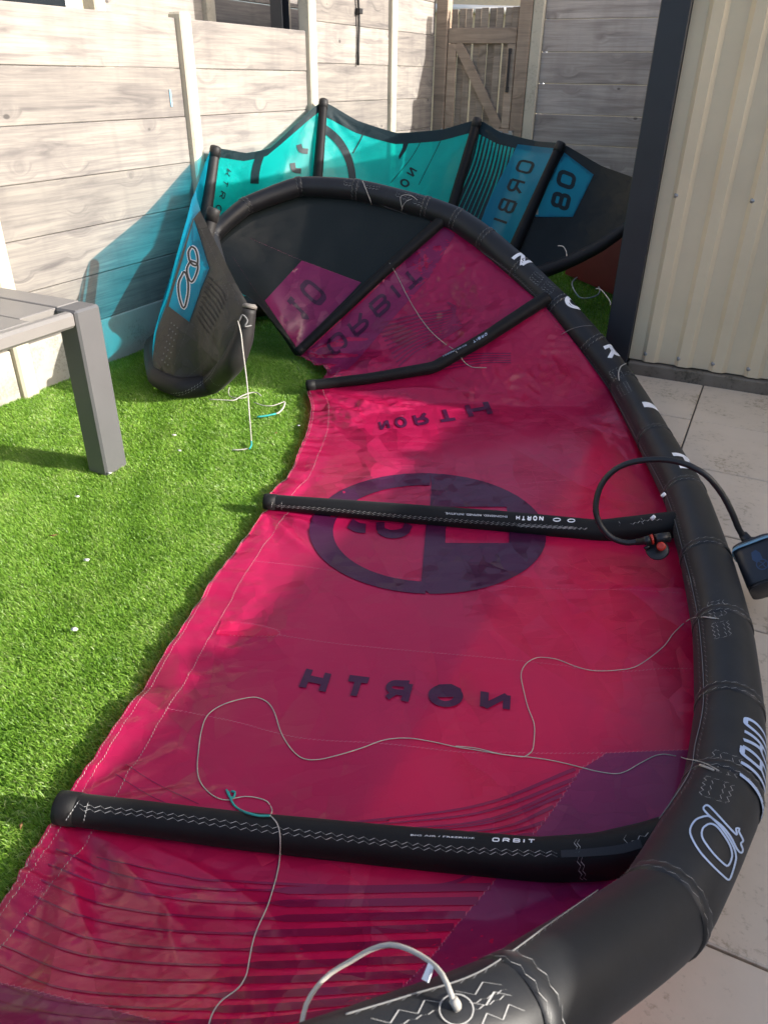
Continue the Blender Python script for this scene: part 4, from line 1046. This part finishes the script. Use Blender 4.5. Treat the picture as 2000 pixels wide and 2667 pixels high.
d2 = z4((1270, 1420), (1258, 1442), (1300, 1490), (1370, 1547), (1422, 1612), (1463, 1690), (1488, 1708), (1496, 1688), (1484, 1652), (1498, 1632), (1472, 1578), (1476, 1562), (1455, 1560), (1458, 1598), (1400, 1540), (1320, 1452), (1288, 1422), (1270, 1420))
for d_ in (d0, d1, d2): print_strips(le_o, 'digit', le_t, [(d_, 2.4, 2.4)], M['bluewhite'], .0016, 3)

# valve, tabs
nv = (EYE - A(1711, 1430, 2.84)).normalized(); vc = A(1711, 1430, 2.84)
v, f = join([tube_data([A(1742, 1399, 2.85), A(1722, 1401, 2.84), A(1706, 1404, 2.83)], .0185, 14), tube_data([vc - nv*.012 + W3(0, 0, -.01), vc - nv*.004 + W3(0, 0, -.002), vc], [.036, .041, .034], 18), tube_data([A(1690, 1422, 2.83), A(1677, 1430, 2.83)], .006, 8)])
mk('inflation_valve', v, f, M['rubber'], kr)
oc = A(1721, 1423, 2.825); v, f = tube_data([oc - nv*.01, oc + nv*.004, oc + nv*.006], [.016, .016, .008], 14); mk('valve_plug', v, f, M['orange'], kr)
for px, zz in (((1727, 1293), .17), ((1700, 1352), .14)):
    v, f = tube_data([G(px[0]-5, px[1], zz), G(px[0]+4, px[1]-8, zz+.01)], .007, 8); mk('toggle', v, f, M['white'], kr)
# bridle lines lying on the cloth
on = Multi([PR[0], PR[1], PR[2], PR[3], le_b] + [st[k][2] for k in st])
K = lambda *p: [(x*1.20555, y*1.20555) for x, y in p]
def cordline(px, r=.0012, mat='cord', name='bridle_line', tgt=on):
    p = line_on(tgt, px, r)
    p = [q for i, q in enumerate(p) if i == 0 or (q-p[i-1]).length < .3]
    if len(p) > 3:
        v, f = tube_data(smooth_path(p[::2]+[p[-1]], .02), r, 6); return mk(name, v, f, M[mat], kr)
cordline(K((1552, 1338), (1525, 1334), (1490, 1338), (1455, 1368), (1430, 1400), (1375, 1440), (1330, 1449), (1280, 1450), (1240, 1440), (1200, 1425), (1160, 1422), (1135, 1436), (1125, 1458), (1130, 1490), (1140, 1530), (1153, 1565), (1153, 1600), (1148, 1625), (1132, 1636), (1080, 1630), (1030, 1618), (985, 1613)))
cordline(K((1552, 1667), (1520, 1650), (1490, 1642), (1430, 1631), (1390, 1646), (1355, 1666), (1330, 1673), (1290, 1668), (1250, 1658), (1200, 1646), (1150, 1638), (1090, 1632), (1030, 1622), (985, 1615), (930, 1603), (880, 1596), (830, 1600), (785, 1616), (740, 1630), (690, 1642), (655, 1640), (630, 1620), (608, 1585), (595, 1545), (582, 1522), (555, 1508), (515, 1513), (475, 1527), (448, 1548), (436, 1580), (430, 1620), (427, 1660), (433, 1690), (452, 1714), (480, 1728), (500, 1730)), .0013)
cordline(K((498, 1728), (530, 1722), (560, 1726), (578, 1733), (588, 1750), (584, 1765)), .0013)
cordline(K((586, 1766), (600, 1782), (606, 1810), (605, 1850), (600, 1885), (588, 1930), (572, 1975), (552, 2020), (542, 2060), (532, 2110), (515, 2138), (480, 2165), (462, 2190), (452, 2216)), .0014)
cordline(K((494, 1712), (505, 1740), (530, 1758), (560, 1765), (584, 1766)), .0028, 'cordteal', 'pigtail')
cordline(K((490, 1708), (497, 1724), (506, 1724), (508, 1714), (500, 1712)), .0028, 'cordteal', 'pigtail')
cordline(K((783, 392), (792, 412), (803, 440), (815, 490), (825, 530), (838, 562)), .0024); cordline(K((838, 562), (860, 600), (880, 640), (910, 690), (945, 730), (985, 760), (1005, 785), (1020, 794), (1050, 795)), .0017)
cordline(K((890, 430), (872, 440), (868, 465), (878, 490), (868, 515), (850, 530), (832, 528)), .0014)
# thick pigtail at the near end: arches above the cloth
dl = (cast(le_t, 1187, 2630, .004)-EYE).length
pp = [A(*q, d) for q, d in zip(K((985, 2182), (975, 2150), (955, 2105), (925, 2075), (885, 2052), (842, 2041), (800, 2052), (755, 2078), (715, 2102), (685, 2132), (662, 2170), (648, 2230)), [dl+q for q in (0, -.015, -.005, .015, .03, .045, .06, .075, .085, .085, .08, .06)])]
v, f = tube_data(smooth_path(pp, .01), [.0032 if i < 45 else .0022 for i in range(len(smooth_path(pp, .01)))], 8); mk('bridle_line', v, f, M['cord'], kr)
v, f = tube_data(smooth_path([pp[0] + Vector((0, .002, .004)), pp[0].lerp(pp[1], .3) + Vector((.002, 0, .004)), pp[0].lerp(pp[1], .75)], .004), .0055, 8); mk('knot', v, f, M['cord'], kr)
q0 = [A(*q, d) for q, d in zip(z6((325, 840), (345, 855), (322, 918), (298, 905)), (dl+.008, dl+.004, dl+.004, dl+.008))]
lb = mk('line_label', q0 + [p + Vector((.001, .001, -.0015)) for p in q0], [(0, 1, 2, 3), (7, 6, 5, 4), (0, 4, 5, 1), (1, 5, 6, 2), (2, 6, 7, 3), (3, 7, 4, 0)], M['white'], kr, False)
lbb = bvh_of(q0, [(0, 1, 2, 3)])
small_text(lb, lbb, '4 x 5 40', z6((334, 865), (324, 905), (331, 908), (341, 868)), M['iron'], .0006)
cordline(K((1541, 1667), (1513, 1656)), .0026); cordline(K((1545, 1338), (1520, 1334)), .0022)
# loops standing off the outer side of the tube
for a, b, d in (((1452, 640), (1472, 668), 4.62), ((1550, 752), (1585, 795), 4.52)):
    pp = [A(a[0], a[1], d), A(a[0]+14, a[1]+2, d), A(b[0]+2, b[1]-12, d), A(b[0]+3, b[1], d)]
    v, f = tube_data(smooth_path(pp, .01), .0026, 6); mk('bridle_line', v, f, M['cord'], kr)
cordline(zr((1275, 1028), (1330, 995), (1420, 968), (1520, 965)), .0018, 'greythread')
cordline(z2((888, 100), (862, 115), (850, 150), (856, 190)), .003)
cordline(zr((240, 60), (200, 30), (130, 25), (118, 60), (135, 120)), .002)

# ================================================================== TEAL KITE
kt = thing('kite', 'teal and blue inflatable kite standing on edge behind, its tip leaning by the table', 'kite', (-2.6, 4.9, 0), 'inflatable kites laid out in the garden')
TL = Curve([(-1, A(650, 803, 3.9), .034), (-.8, A(634, 880, 3.93), .052), (-.62, A(606, 945, 3.98), .060), (-.42, G(550, 1000, .08), .058), (-.2, G(474, 1010, .07), .056), (0, G(412, 982, .09), .056), (.5, W((-3.2, 3.4, .10)), .07), (1, W((-3.28, 3.82, .11)), .075),
 (1.5, W((-3.27, 4.25, .11)), .078), (2, W((-3.0, 4.85, .11)), .08), (2.5, W((-2.7, 5.3, .12)), .08), (3, W((-2.3, 5.52, .13)), .076), (3.5, W((-2.0, 5.5, .17)), .068), (4, A(1300, 735, 5.8), .058), (4.3, A(1400, 712, 5.8), .05), (4.6, A(1480, 682, 5.78), .046), (4.8, A(1560, 642, 5.75), .043), (5, A(1648, 580, 5.75), .038)])
TT = Curve([(-1, A(648, 795, 3.9)), (-.7, A(613, 732, 4.0)), (-.4, A(575, 655, 4.15)), (-.2, A(549, 603, 4.28)), (0, A(522, 548, 4.4)), (.5, W((-3.10, 3.82, .95))), (1, A(562, 386, 5.5)), (1.3, A(651, 399, 5.76)), (1.5, A(711, 386, 5.98)), (1.75, A(772, 328, 6.3)), (2, A(843, 264, 6.62)),
 (2.3, A(934, 315, 6.62)), (2.5, A(1036, 347, 6.6)), (2.75, A(1150, 338, 6.55)), (3, A(1243, 312, 6.5)), (3.3, A(1300, 345, 6.4)), (3.6, A(1390, 368, 6.28)), (4, A(1460, 375, 6.1)), (4.4, A(1560, 432, 6.0)), (4.8, A(1640, 460, 5.9)), (5, A(1668, 474, 5.85))])
tl = lambda s: TL.at(s, .4); tt = lambda s: TT.at(s, .3)
ss2 = np.linspace(-1, 5, 220)
v, f = tube_data([tl(s) for s in ss2], [TL.rad(s) for s in ss2], 22); tle = mk('leading_edge', v, f, M['greydacron'], kt); tle_b = bvh_of(v, f)
def out_dir(p):
    d = p - W((-1.9, 4.5, p.z)); d.z = 0; return d.normalized() if d.length > 1e-3 else W((-1, 0, 0))
tst = {}
tipd = (W((-.8, -.6, .05))).normalized()
for k, pxs in {0: [(410, 985), (440, 860), (478, 700), (524, 548)], 1: None, 2: None, 3: None, 4: None}.items():
    p0, p1 = tl(k), tt(k)
    n = 30; c = [p0.lerp(p1, i/n) for i in range(n+1)]
    r0, r1 = .05, .032
    rad = [r0+(r1-r0)*i/n for i in range(n+1)]
    if k == 0: c = [p + W((.055, .045, 0)) for p in c]
    v, f = tube_data(c, rad, 16); o = mk('strut', v, f, M['greydacron'] if k < 2 else M['strut'], kt)
    e, d = c[-1], (c[-1]-c[-3]).normalized()
    cv, cf = tube_data([e-d*.06, e-d*.01, e+d*.006, e+d*.01], [r1+.004, r1+.004, r1+.003, r1*.7], 16)
    mk('end_cap', cv, cf, M['greydacron'], o)
    tst[k] = (c, rad, bvh_of(v, f), o)
tr_ = {k: [p + out_dir(p)*r*.9 for p, r in zip(c, rad)] for k, (c, rad, b, o) in tst.items()}
tr_[0] = depth_path([(410, 985), (397, 936), (410, 856), (434, 792), (470, 672), (502, 572), (522, 548)], tl(0), tt(0), 30)
for k in tr_: tr_[k][0] = tl(k)
PT = {}
tlf = lambda s: tl(s) + tipd*(TL.rad(s)*.97) + W((0, 0, -TL.rad(s)*.38*min(1, (s+1)*2.2)))
PT[-1] = canopy_panel(kt, 'canopy_panel', tlf, tt, -1, 0, None, tr_[0], M['greycloth'], 50, 60, .03, tipd, None, [], 1.3)
PT[0] = canopy_panel(kt, 'canopy_panel', tl, tt, 0, 1, tr_[0], tr_[1], M['bluethin'], 40, 60, -.02, out_dir, None, [], .6)
PT[1] = canopy_panel(kt, 'canopy_panel', tl, tt, 1, 2, tr_[1], tr_[2], M['teal'], 80, 80, .09, out_dir, None, [tt(1), tt(2)], 1.3)
PT[2] = canopy_panel(kt, 'canopy_panel', tl, tt, 2, 3, tr_[2], tr_[3], M['teal'], 80, 80, .10, out_dir, None, [tt(2), tt(3)], 1.2)
PT[3] = canopy_panel(kt, 'canopy_panel', tl, tt, 3, 4, tr_[3], tr_[4], M['teal'], 60, 80, .08, out_dir, None, [tt(3)], 1)
PT[4] = canopy_panel(kt, 'canopy_panel', tl, tt, 4, 5, tr_[4], None, M['blackcloth'], 50, 70, .08, out_dir, None, [], 1)
# dark border along the trailing edge
V, F = [], []
for k in (1, 2, 3):
    g_ = PT[k].grid; j1 = g_.shape[1]-1
    for i in range(g_.shape[0]):
        j0 = j1 - (4 if k == 1 else 6)
        for j in range(j0, j1+1, 1):
            p = Vector(g_[i, j]); p = p - out_dir(p)*.0025; V.append(p)
    m = j1-j0+1; n0 = len(V)-m*g_.shape[0]
    F += [(n0+i*m+q, n0+(i+1)*m+q, n0+(i+1)*m+q+1, n0+i*m+q+1) for i in range(g_.shape[0]-1) for q in range(m-1)]
mk('trailing_edge_tape', V, F, M['tealprint'], kt)
t1, t2, t3, t4 = (Multi([PT[k]]) for k in (1, 2, 3, 4)); tm = Multi([PT[-1]]); t0 = Multi([PT[0]])
# stripes and panels on the inside
top3 = [zu((415+k*15, 552+k*9))[0] for k in range(11)]; bot3 = [zu((285+k*14, 905+k*17))[0] for k in range(11)]; md3 = [zu((372+k*15.5, 715+k*8.5))[0] for k in range(11)]
print_strips(kt, 'stripe_print', t3, [([a, m_, b], 1.8, 5.5) for a, m_, b in zip(top3, md3, bot3)], M['tealprint'], .004, 7)
print_poly(kt, 'colour_panel', t3, zu((578, 625), (752, 645), (640, 880), (520, 1130), (380, 1080), (440, 900), (480, 810), (530, 720)), M['blue'], .007)
print_poly(kt, 'colour_panel', t4, zu((778, 660), (905, 755), (815, 938), (630, 938), (700, 800)), M['blue'], .004)
print_word(kt, 'lettering', t3, 'oRBIT', [(1398, 424), (1300, 640), (1258, 624), (1354, 414)], .09, M['tealprint'], .010, .55, 1.0)
print_word(kt, 'lettering', t4, '08', [(1503, 456), (1478, 552), (1430, 538), (1456, 438)], .11, M['tealprint'], .007, .25, .9)
for k_, t_ in ((1, t1), (2, t2)):
    print_strips(kt, 'emblem', t_, [([(790 + 128*math.cos(math.radians(a)), 478 - 156*math.sin(math.radians(a))) for a in (range(100, 190, 10) if k_ == 1 else range(-6, 84, 10))], 9, 11)], M['tealprint'], .005, 6)
print_strips(kt, 'emblem', t2, [(zl((1365, 655), (1362, 680), (1345, 700)), 10, 6)], M['tealprint'], .005, 5)
print_strips(kt, 'emblem', t1, [(zl((1290, 625), (1300, 650), (1330, 655)), 7, 7), (zl((1262, 705), (1270, 735), (1300, 740)), 7, 7)], M['tealprint'], .005, 5)
print_poly(kt, 'batten', t2, zu((88, 585), (116, 592), (95, 650), (66, 692), (64, 675), (80, 640)), M['tealprint'], .005, 6)
print_word(kt, 'lettering', t2, 'NORTH', [(1089, 446), (1000, 588), (978, 572), (1067, 434)], .11, M['tealprint'], .006, .7, 1.0)
print_word(kt, 'lettering', t1, 'HTRON', [(590, 438), (545, 592), (562, 600), (602, 446)], .09, M['tealprint'], .006, .9, 1.0)
print_strips(kt, 'seam', t2, [(zc((980, 900), (940, 1000), (880, 1106)), 1.6, 1.6), (zu((165, 600), (120, 680), (30, 790)), .8, .8), (zu((250, 600), (200, 700), (150, 800)), .8, .8)], M['tealprint'], .005, 6)
# the tip seen from outside
cut_panel(PT[-1], zk((1202, 410), (1210, 435), (1260, 590), (1296, 710), (1240, 850), (1172, 1040), (1046, 944), (1090, 790), (1136, 640), (1172, 510)), .97)
cut_panel(PT[4], zu((778, 660), (905, 755), (815, 938), (630, 938), (700, 800)), .97)
cut_panel(PT[3], zu((578, 625), (752, 645), (640, 880), (520, 1130), (380, 1080), (440, 900), (480, 810), (530, 720)), .97)
cut_panel(PR[4], zt((905, 682), (1225, 800), (1170, 860), (1000, 1030), (875, 1150), (705, 898)), .97)
seamL = zk((1190, 382), (1115, 640), (1032, 930), (975, 1085), (940, 1270))
print_poly(kt, 'colour_panel', tm, zk((1202, 410), (1210, 435), (1260, 590), (1296, 710), (1240, 850), (1172, 1040), (1046, 944), (1090, 790), (1136, 640), (1172, 510)), M['blue'], .004, 10)
outl = rrect(0, 0, 1, 1, .33)
h0 = homog(zk((1128, 960), (1190, 800), (1150, 740), (1100, 860)))
q0, q8 = zk((1112, 930), (1148, 955), (1172, 840), (1150, 735), (1115, 800)), None
def ringpx(pts, w_): return (pts + [pts[0]], w_, w_)
o0 = zk((1142, 733), (1112, 800), (1114, 880), (1135, 948), (1150, 945), (1168, 870), (1170, 800), (1155, 740))
o8a = zk((1190, 578), (1172, 610), (1178, 660), (1200, 690), (1226, 690), (1228, 640), (1212, 590)); o8b = zk((1185, 665), (1162, 715), (1172, 770), (1192, 795), (1215, 760), (1230, 710), (1222, 680))
for w_, m_, of in ((4.8, 'white', .007), (2.3, 'iron', .009)):
    print_strips(kt, 'lettering', tm, [ringpx(o0, w_), ringpx(o8a, w_), ringpx(o8b, w_)], M[m_], of, 4)
for i in range(10):
    x0 = 1290-12*i*.9; y0 = 760+28*i
dots = []
for r_ in range(7):
    for c_ in range(3):
        x, y = 1062 + c_*18 - r_*9.5, 1045 + r_*38 + c_*15
        dots.append((zk((x-2, y+5), (x+1, y-3), (x+3, y+5)), 1.0, 1.0))
print_strips(kt, 'dot_print', tm, dots, M['greythread'], .004, 2)
print_strips(kt, 'stripe_print', tm, [(zk((1290+i*5-14*i, 760+30*i), (1330-11*i, 800+30*i), (1375-13*i, 850+29*i), (1400-13*i, 910+25*i)), 1.2, 1.6) for i in range(9)], M['greydacron'], .0045, 5)
sv = [stitch(tm, seamL, .001, .01, .001, .003), stitch(tm, zk((1296, 712), (1355, 870), (1410, 1060), (1470, 1110)), .001, .01, .0008, .003), stitch(tm, zk((1172, 1040), (1295, 1150)), .001, .01, .0008, .003), stitch(tm, zk((1172, 1040), (1110, 1220), (1040, 1415), (1032, 1480)), .001, .01, .0008, .003),
      stitch(tm, zk((940, 1330), (1035, 1412), (1150, 1382), (1300, 1250), (1400, 1085), (1470, 1050)), .001, .01, .0012, .003), stitch(tm, zk((1225, 430), (1330, 640), (1450, 860), (1480, 940)), .001, .01, .001, .003), stitch(tm, zk((1360, 770), (1395, 900), (1410, 850), (1365, 775)), .001, .01, .001, .003)]
v, f = join(sv); tag(mk('seam_stitching', v, f, M['greythread'], kt, False), kind='stuff')
sv = [stitch(tle_b, zk((1035, 1482), (1150, 1465), (1285, 1375), (1360, 1240), (1440, 1090)), .002, .009, .001, .002), stitch(tle_b, zk((1038, 1493), (1155, 1477), (1292, 1385), (1370, 1245), (1450, 1090)), .002, .009, .001, .002), stitch(tle_b, zk((1295, 1380), (1330, 1425), (1385, 1425)), .0015, .008, .001, .002), stitch(tle_b, zk((1150, 1480), (1160, 1520), (1200, 1540)), .0015, .008, .001, .002)]
v, f = join(sv); tag(mk('edge_stitching', v, f, M['thread'], kt, False), kind='stuff')
v, f = tube_data([A(650, 803, 3.9), A(651, 796, 3.9), A(651.5, 791, 3.9)], [.036, .037, .026], 16); mk('end_cap', v, f, plain('grey_cap', (.16, .145, .13), .7), kt)
rg = [Vector(p) for p in (A(622, 838, 3.84), A(632, 820, 3.83), A(645, 835, 3.83), A(638, 850, 3.83), A(655, 848, 3.86))]
v, f = tube_data(smooth_path(rg, .01), .004, 6); mk('line_attachment', v, f, M['greythread'], kt)
pp = [A(620, 836, 3.83), A(628, 868, 3.80), A(634, 920, 3.76), A(644, 1000, 3.70), A(650, 1080, 3.63), G(655, 1150, .03), G(652, 1164, .028)]
v, f = tube_data(smooth_path(pp, .03), .0030, 8); mk('bridle_line', v, f, M['cord'], kt)
v, f = tube_data(smooth_path([G(655, 1148, .03), G(655, 1160, .03), G(650, 1169, .03)], .01), .0042, 8); mk('pigtail', v, f, M['cordteal'], kt)
def on_turf(px, r, mat, name='bridle_line', z=.026): 
    v, f = tube_data(smooth_path([G(x, y, z) for x, y in px], .02), r, 6); mk(name, v, f, M[mat], kt)
z9 = Z((0, 700), .48222)
on_turf(z9((1130, 705), (1200, 708), (1265, 710), (1300, 690), (1345, 672), (1385, 668), (1410, 685)), .0035, 'cord')
on_turf(z9((1240, 640), (1235, 670), (1250, 692), (1300, 700), (1340, 690)), .0025, 'cord')
on_turf(z9((1370, 720), (1420, 738), (1470, 740), (1510, 728), (1535, 718)), .0025, 'cord')
on_turf(z9((1540, 722), (1530, 752), (1505, 778), (1490, 782)), .0045, 'cord'); on_turf(z9((1490, 783), (1450, 792), (1420, 797), (1388, 800)), .005, 'cordteal', 'pigtail')
on_turf([(605, 1172), (628, 1171), (650, 1168)], .003, 'cord')

# ================================================================== pump
pm = thing('electric_pump', 'black handheld electric kite pump with curved hose standing on the patio', 'pump', tuple(G(1975, 1530, 0)))
bx = G(1985, 1525, 0)
def rbox(w0, d0, w1, d1, z0, z1, rot, ctr, seg=6, rad=.25):
    V, F = [], []
    ring_ = [(x-.5, y-.5) for x, y in rrect(0, 0, 1, 1, rad)[:-1]]; n = len(ring_)
    lv = [(z0, .93), (z0+.006, 1), (z1-.012, 1), (z1-.003, .96), (z1, .88)]
    for z, k in lv:
        t = (z-z0)/(z1-z0); ww, dd = w0+(w1-w0)*t, d0+(d1-d0)*t
        for x, y in ring_:
            p = Vector((x*ww*k, y*dd*k, z)); V.append(rot @ p + ctr)
    for i in range(len(lv)-1):
        for k in range(n): F.append((i*n+k, i*n+(k+1) % n, (i+1)*n+(k+1) % n, (i+1)*n+k))
    F.append(tuple(reversed(range(n)))); F.append(tuple(range((len(lv)-1)*n, len(lv)*n)))
    return V, F
top = A(1958, 1412, 2.86); botm = A(2000, 1500, 2.80)
axp = (top-botm).normalized()
fw = (EYE - top); sx = axp.cross(fw).normalized(); fy = axp.cross(sx).normalized()
rot = Matrix((sx, fy, axp)).transposed()
ctr = top - axp*.17
ctr = ctr
v, f = rbox(.15, .11, .135, .09, 0, .165, rot, ctr); pb = mk('housing', v, f, M['pump'], pm, True)
v, f = rbox(.148, .108, .151, .111, -.012, .001, rot, ctr); mk('base_cap', v, f, M['pump'], pm, True)
v, f = join([rbox(.05, .006, .05, .006, .0, .028, rot, ctr - fy*.055 + sx*.035*k_) for k_ in (1,)]); mk('foot_pad', v, f, M['pumpblue'], pm, True)
v, f = rbox(.142, .097, .139, .094, .148, .151, rot, ctr); mk('trim_line', v, f, M['pumpblue'], pm, True)
pbv = bvh_of(*rbox(.15, .11, .135, .09, 0, .165, rot, ctr))
print_strips(pb, 'emblem', pbv, [([(1984+15*math.cos(a), 1470+13*math.sin(a)) for a in np.linspace(0, 6.283, 14)], 1.5, 1.5), ([(1975, 1462), (1985, 1468), (1975, 1476)], 1.2, 1.2), ([(1993, 1462), (1986, 1470), (1994, 1478)], 1.2, 1.2)], M['pumplogo'], .001, 3)
print_poly(pb, 'emblem', pbv, [(1955, 1440), (1966, 1432), (1978, 1440), (1985, 1455), (1970, 1466), (1958, 1458)], M['pumplogo'], .0008, 6)
hp = [((1690, 1406), 2.83), ((1660, 1411), 2.825), ((1627, 1413), 2.82), ((1590, 1399), 2.81), ((1563, 1368), 2.80), ((1551, 1331), 2.79), ((1555, 1290), 2.78), ((1572, 1252), 2.77), ((1604, 1221), 2.76), ((1645, 1204), 2.755), ((1695, 1197), 2.75), ((1745, 1199), 2.75), ((1795, 1213), 2.75), ((1840, 1240), 2.76), ((1878, 1285), 2.785), ((1905, 1335), 2.81), ((1924, 1380), 2.84), ((1940, 1402), 2.86), ((1950, 1412), 2.87)]
pts = smooth_path([A(*p, d) for p, d in hp], .01)
rad = [.0105*(1 + .03*math.sin(i*2.1)) for i in range(len(pts))]
v, f = tube_data(pts, rad, 12); mk('hose', v, f, M['rubber'], pm)
v, f = tube_data([A(1692, 1406, 2.83), A(1676, 1409, 2.828), A(1675, 1409, 2.828), A(1655, 1412, 2.824)], [.016, .016, .0135, .012], 14); mk('nozzle', v, f, M['rubber'], pm)
v, f = tube_data([A(1699.5, 1404.5, 2.832), A(1694.5, 1405.5, 2.831)], .0185, 14); mk('nozzle_ring', v, f, M['orange'], pm)
v, f = tube_data([A(1934, 1392, 2.85), A(1945, 1408, 2.865), top - axp*.004], [.0145, .019, .024], 14); mk('hose_collar', v, f, M['rubber'], pm)

# ================================================================== red board behind the shed
a, b = G(1478, 714, .02), G(1606, 768, .02); up = W((.04, .10, .62)); th = (b-a).normalized().cross(up).normalized()*.03
rb = thing('plastic_sledge', 'red plastic board with grey wire handle leaning behind the teal kite by the shed', 'sledge', tuple((a+b)/2))
V = [a, b, b+up, a+up*.9, a+th, b+th, b+up+th, a+up*.9+th]
bmF = [(0, 1, 2, 3), (7, 6, 5, 4), (0, 4, 5, 1), (1, 5, 6, 2), (2, 6, 7, 3), (3, 7, 4, 0)]
mk('board', V, bmF, M['redboard'], rb, False)
v, f = tube_data([a+W((0, -.004, .004)), b+W((0, -.004, .004))], .012, 8); mk('rim', v, f, plain('pink_edge', (.42, .12, .16), .5), rb)
pp = [A(1502, 722, 6.6), A(1489, 738, 6.5), A(1498, 762, 6.4), A(1512, 776, 6.35), A(1535, 776, 6.3), A(1556, 768, 6.3), A(1562, 756, 6.32), A(1558, 747, 6.38)]
v, f = tube_data(smooth_path(pp, .02), .006, 8); mk('handle', v, f, M['steel'], rb)

# ================================================================== scraps on the turf
def scrap(px, size, mat, label, name, cat, group=None, rot=0):
    p = G(*px, .024); n = 9; V = [p + W((0, 0, size*.25))]
    for k in range(n):
        a = 2*math.pi*k/n + rot; r = size*(.75 + .35*random.random()) * (1 if name == 'petal' else (1.6 if k % (n//2+1) == 0 else .5))
        V.append(p + W((math.cos(a)*r, math.sin(a)*r*.7, size*.12*random.random())))
    F = [(0, 1+k, 1+(k+1) % n) for k in range(n)] + [tuple(range(n, 0, -1))]
    o = mk(name, V, F, mat, None, True, at=tuple(p)); tag(o, label, cat, group); return o
for i, (px, sz, l) in enumerate((((455, 1133), .013, 'white petal below the leaning teal kite tip, the farther of two'), ((468, 1173), .012, 'small white petal right of the table leg, nearer of two under the kite tip'),
  ((202, 1293), .012, 'white petal on the turf just in front of the table leg'), ((226, 1458), .014, 'largest white petal midway between table leg and middle strut end'), ((194, 1638), .014, 'lone white petal lowest on the sunlit turf'),
  ((778, 1108), .010, 'tiny white petal beside the red kite edge below the third strut end'), ((286, 1232), .012, 'white petal scrap touching the foot of the table leg'))):
    scrap(px, sz, M['petal'], l, 'petal', 'petal', 'white petals scattered on the turf', i)
for px, sz, l in (((719, 1128), .014, 'thin curled tan leaf on the turf right of the hanging white line'), ((55, 2150), .012, 'brown leaf scrap on the turf by the nearest strut end'), ((140, 1395), .016, 'straw coloured leaf sliver on the turf left of the middle strut')):
    scrap(px, sz, M['leaf'], l, 'leaf', 'leaf', None, random.random()*6)

# ================================================================== turf blades
def turf(name, n, x0, x1, y0, y1, hmin, hmax, wd, seed):
    r = np.random.default_rng(seed)
    x = r.uniform(x0, x1, n); y = r.uniform(y0, y1, n)
    tv = np.array([[p.y, p.x] for p in (TE.at(s, .3) for s in np.linspace(-.2, 3, 120))]); o = np.argsort(tv[:, 0])
    lim = np.interp(y, tv[o, 0], tv[o, 1], left=-.55, right=-.55); lim = np.where(y > 3.45, -.55, lim)
    keep = (x < lim - .012); x, y = x[keep], y[keep]; n = len(x)
    # clumped colour and lean
    cl = np.sin(x*9+2*np.sin(y*7))*np.cos(y*8+2*np.sin(x*6)) + .6*np.sin(x*23+y*17)
    h = r.uniform(hmin, hmax, n)*(1+.12*cl)
    a = r.uniform(0, 2*np.pi, n); ln = h*np.abs(r.normal(.55, .35, n))
    dx = np.cos(a)*ln - .35*h + .25*h*np.sin(x*5+y*3); dy = np.sin(a)*ln - .45*h
    b = r.uniform(0, np.pi, n); wx, wy = np.cos(b)*wd/2, np.sin(b)*wd/2
    V = np.empty((n, 5, 3))
    V[:, 0] = np.stack([x-wx, y-wy, 0*x-.003], 1); V[:, 1] = np.stack([x+wx, y+wy, 0*x-.003], 1)
    V[:, 2] = np.stack([x+dx*.35+wx*.85, y+dy*.35+wy*.85, h*.62], 1); V[:, 3] = np.stack([x+dx*.35-wx*.85, y+dy*.35-wy*.85, h*.62], 1)
    V[:, 4] = np.stack([x+dx, y+dy, h*np.sqrt(np.clip(1.15-(dx**2+dy**2)/(h*h)*.45, .12, 1))], 1)
    me = bpy.data.meshes.new(name)
    i0 = np.arange(n)*5
    me.vertices.add(n*5); me.vertices.foreach_set('co', V.reshape(-1))
    loops = np.stack([i0, i0+1, i0+2, i0+3, i0+3, i0+2, i0+4], 1).reshape(-1)
    me.loops.add(len(loops)); me.loops.foreach_set('vertex_index', loops)
    ls = np.stack([np.arange(n)*7, np.arange(n)*7+4], 1).reshape(-1)
    me.polygons.add(2*n); me.polygons.foreach_set('loop_start', ls)
    me.update(calc_edges=True)
    at = me.attributes.new('shade', 'FLOAT', 'POINT')
    sh_ = np.clip(r.beta(2, 2.6, n) + .12*cl + (r.random(n) < .03)*.4, 0, 1)
    sv_ = np.repeat(sh_[:, None], 5, 1); at.data.foreach_set('value', sv_.reshape(-1).astype(np.float32))
    me.materials.append(TURF)
    o = bpy.data.objects.new(name, me); link(o); return tag(o, kind='stuff')
TURF = turf_mat('turf_blades', True)
turf('turf', 260000, -2.9, -1.0, .3, 2.2, .011, .021, .0023, 1)
turf('turf', 170000, -3.45, -1.6, 2.2, 4.3, .012, .022, .0030, 2)
turf('turf', 40000, -3.45, -2.9, .3, 2.2, .012, .022, .0032, 3)
turf('turf', 50000, -3.45, -.56, 4.3, 8.1, .016, .028, .005, 4)
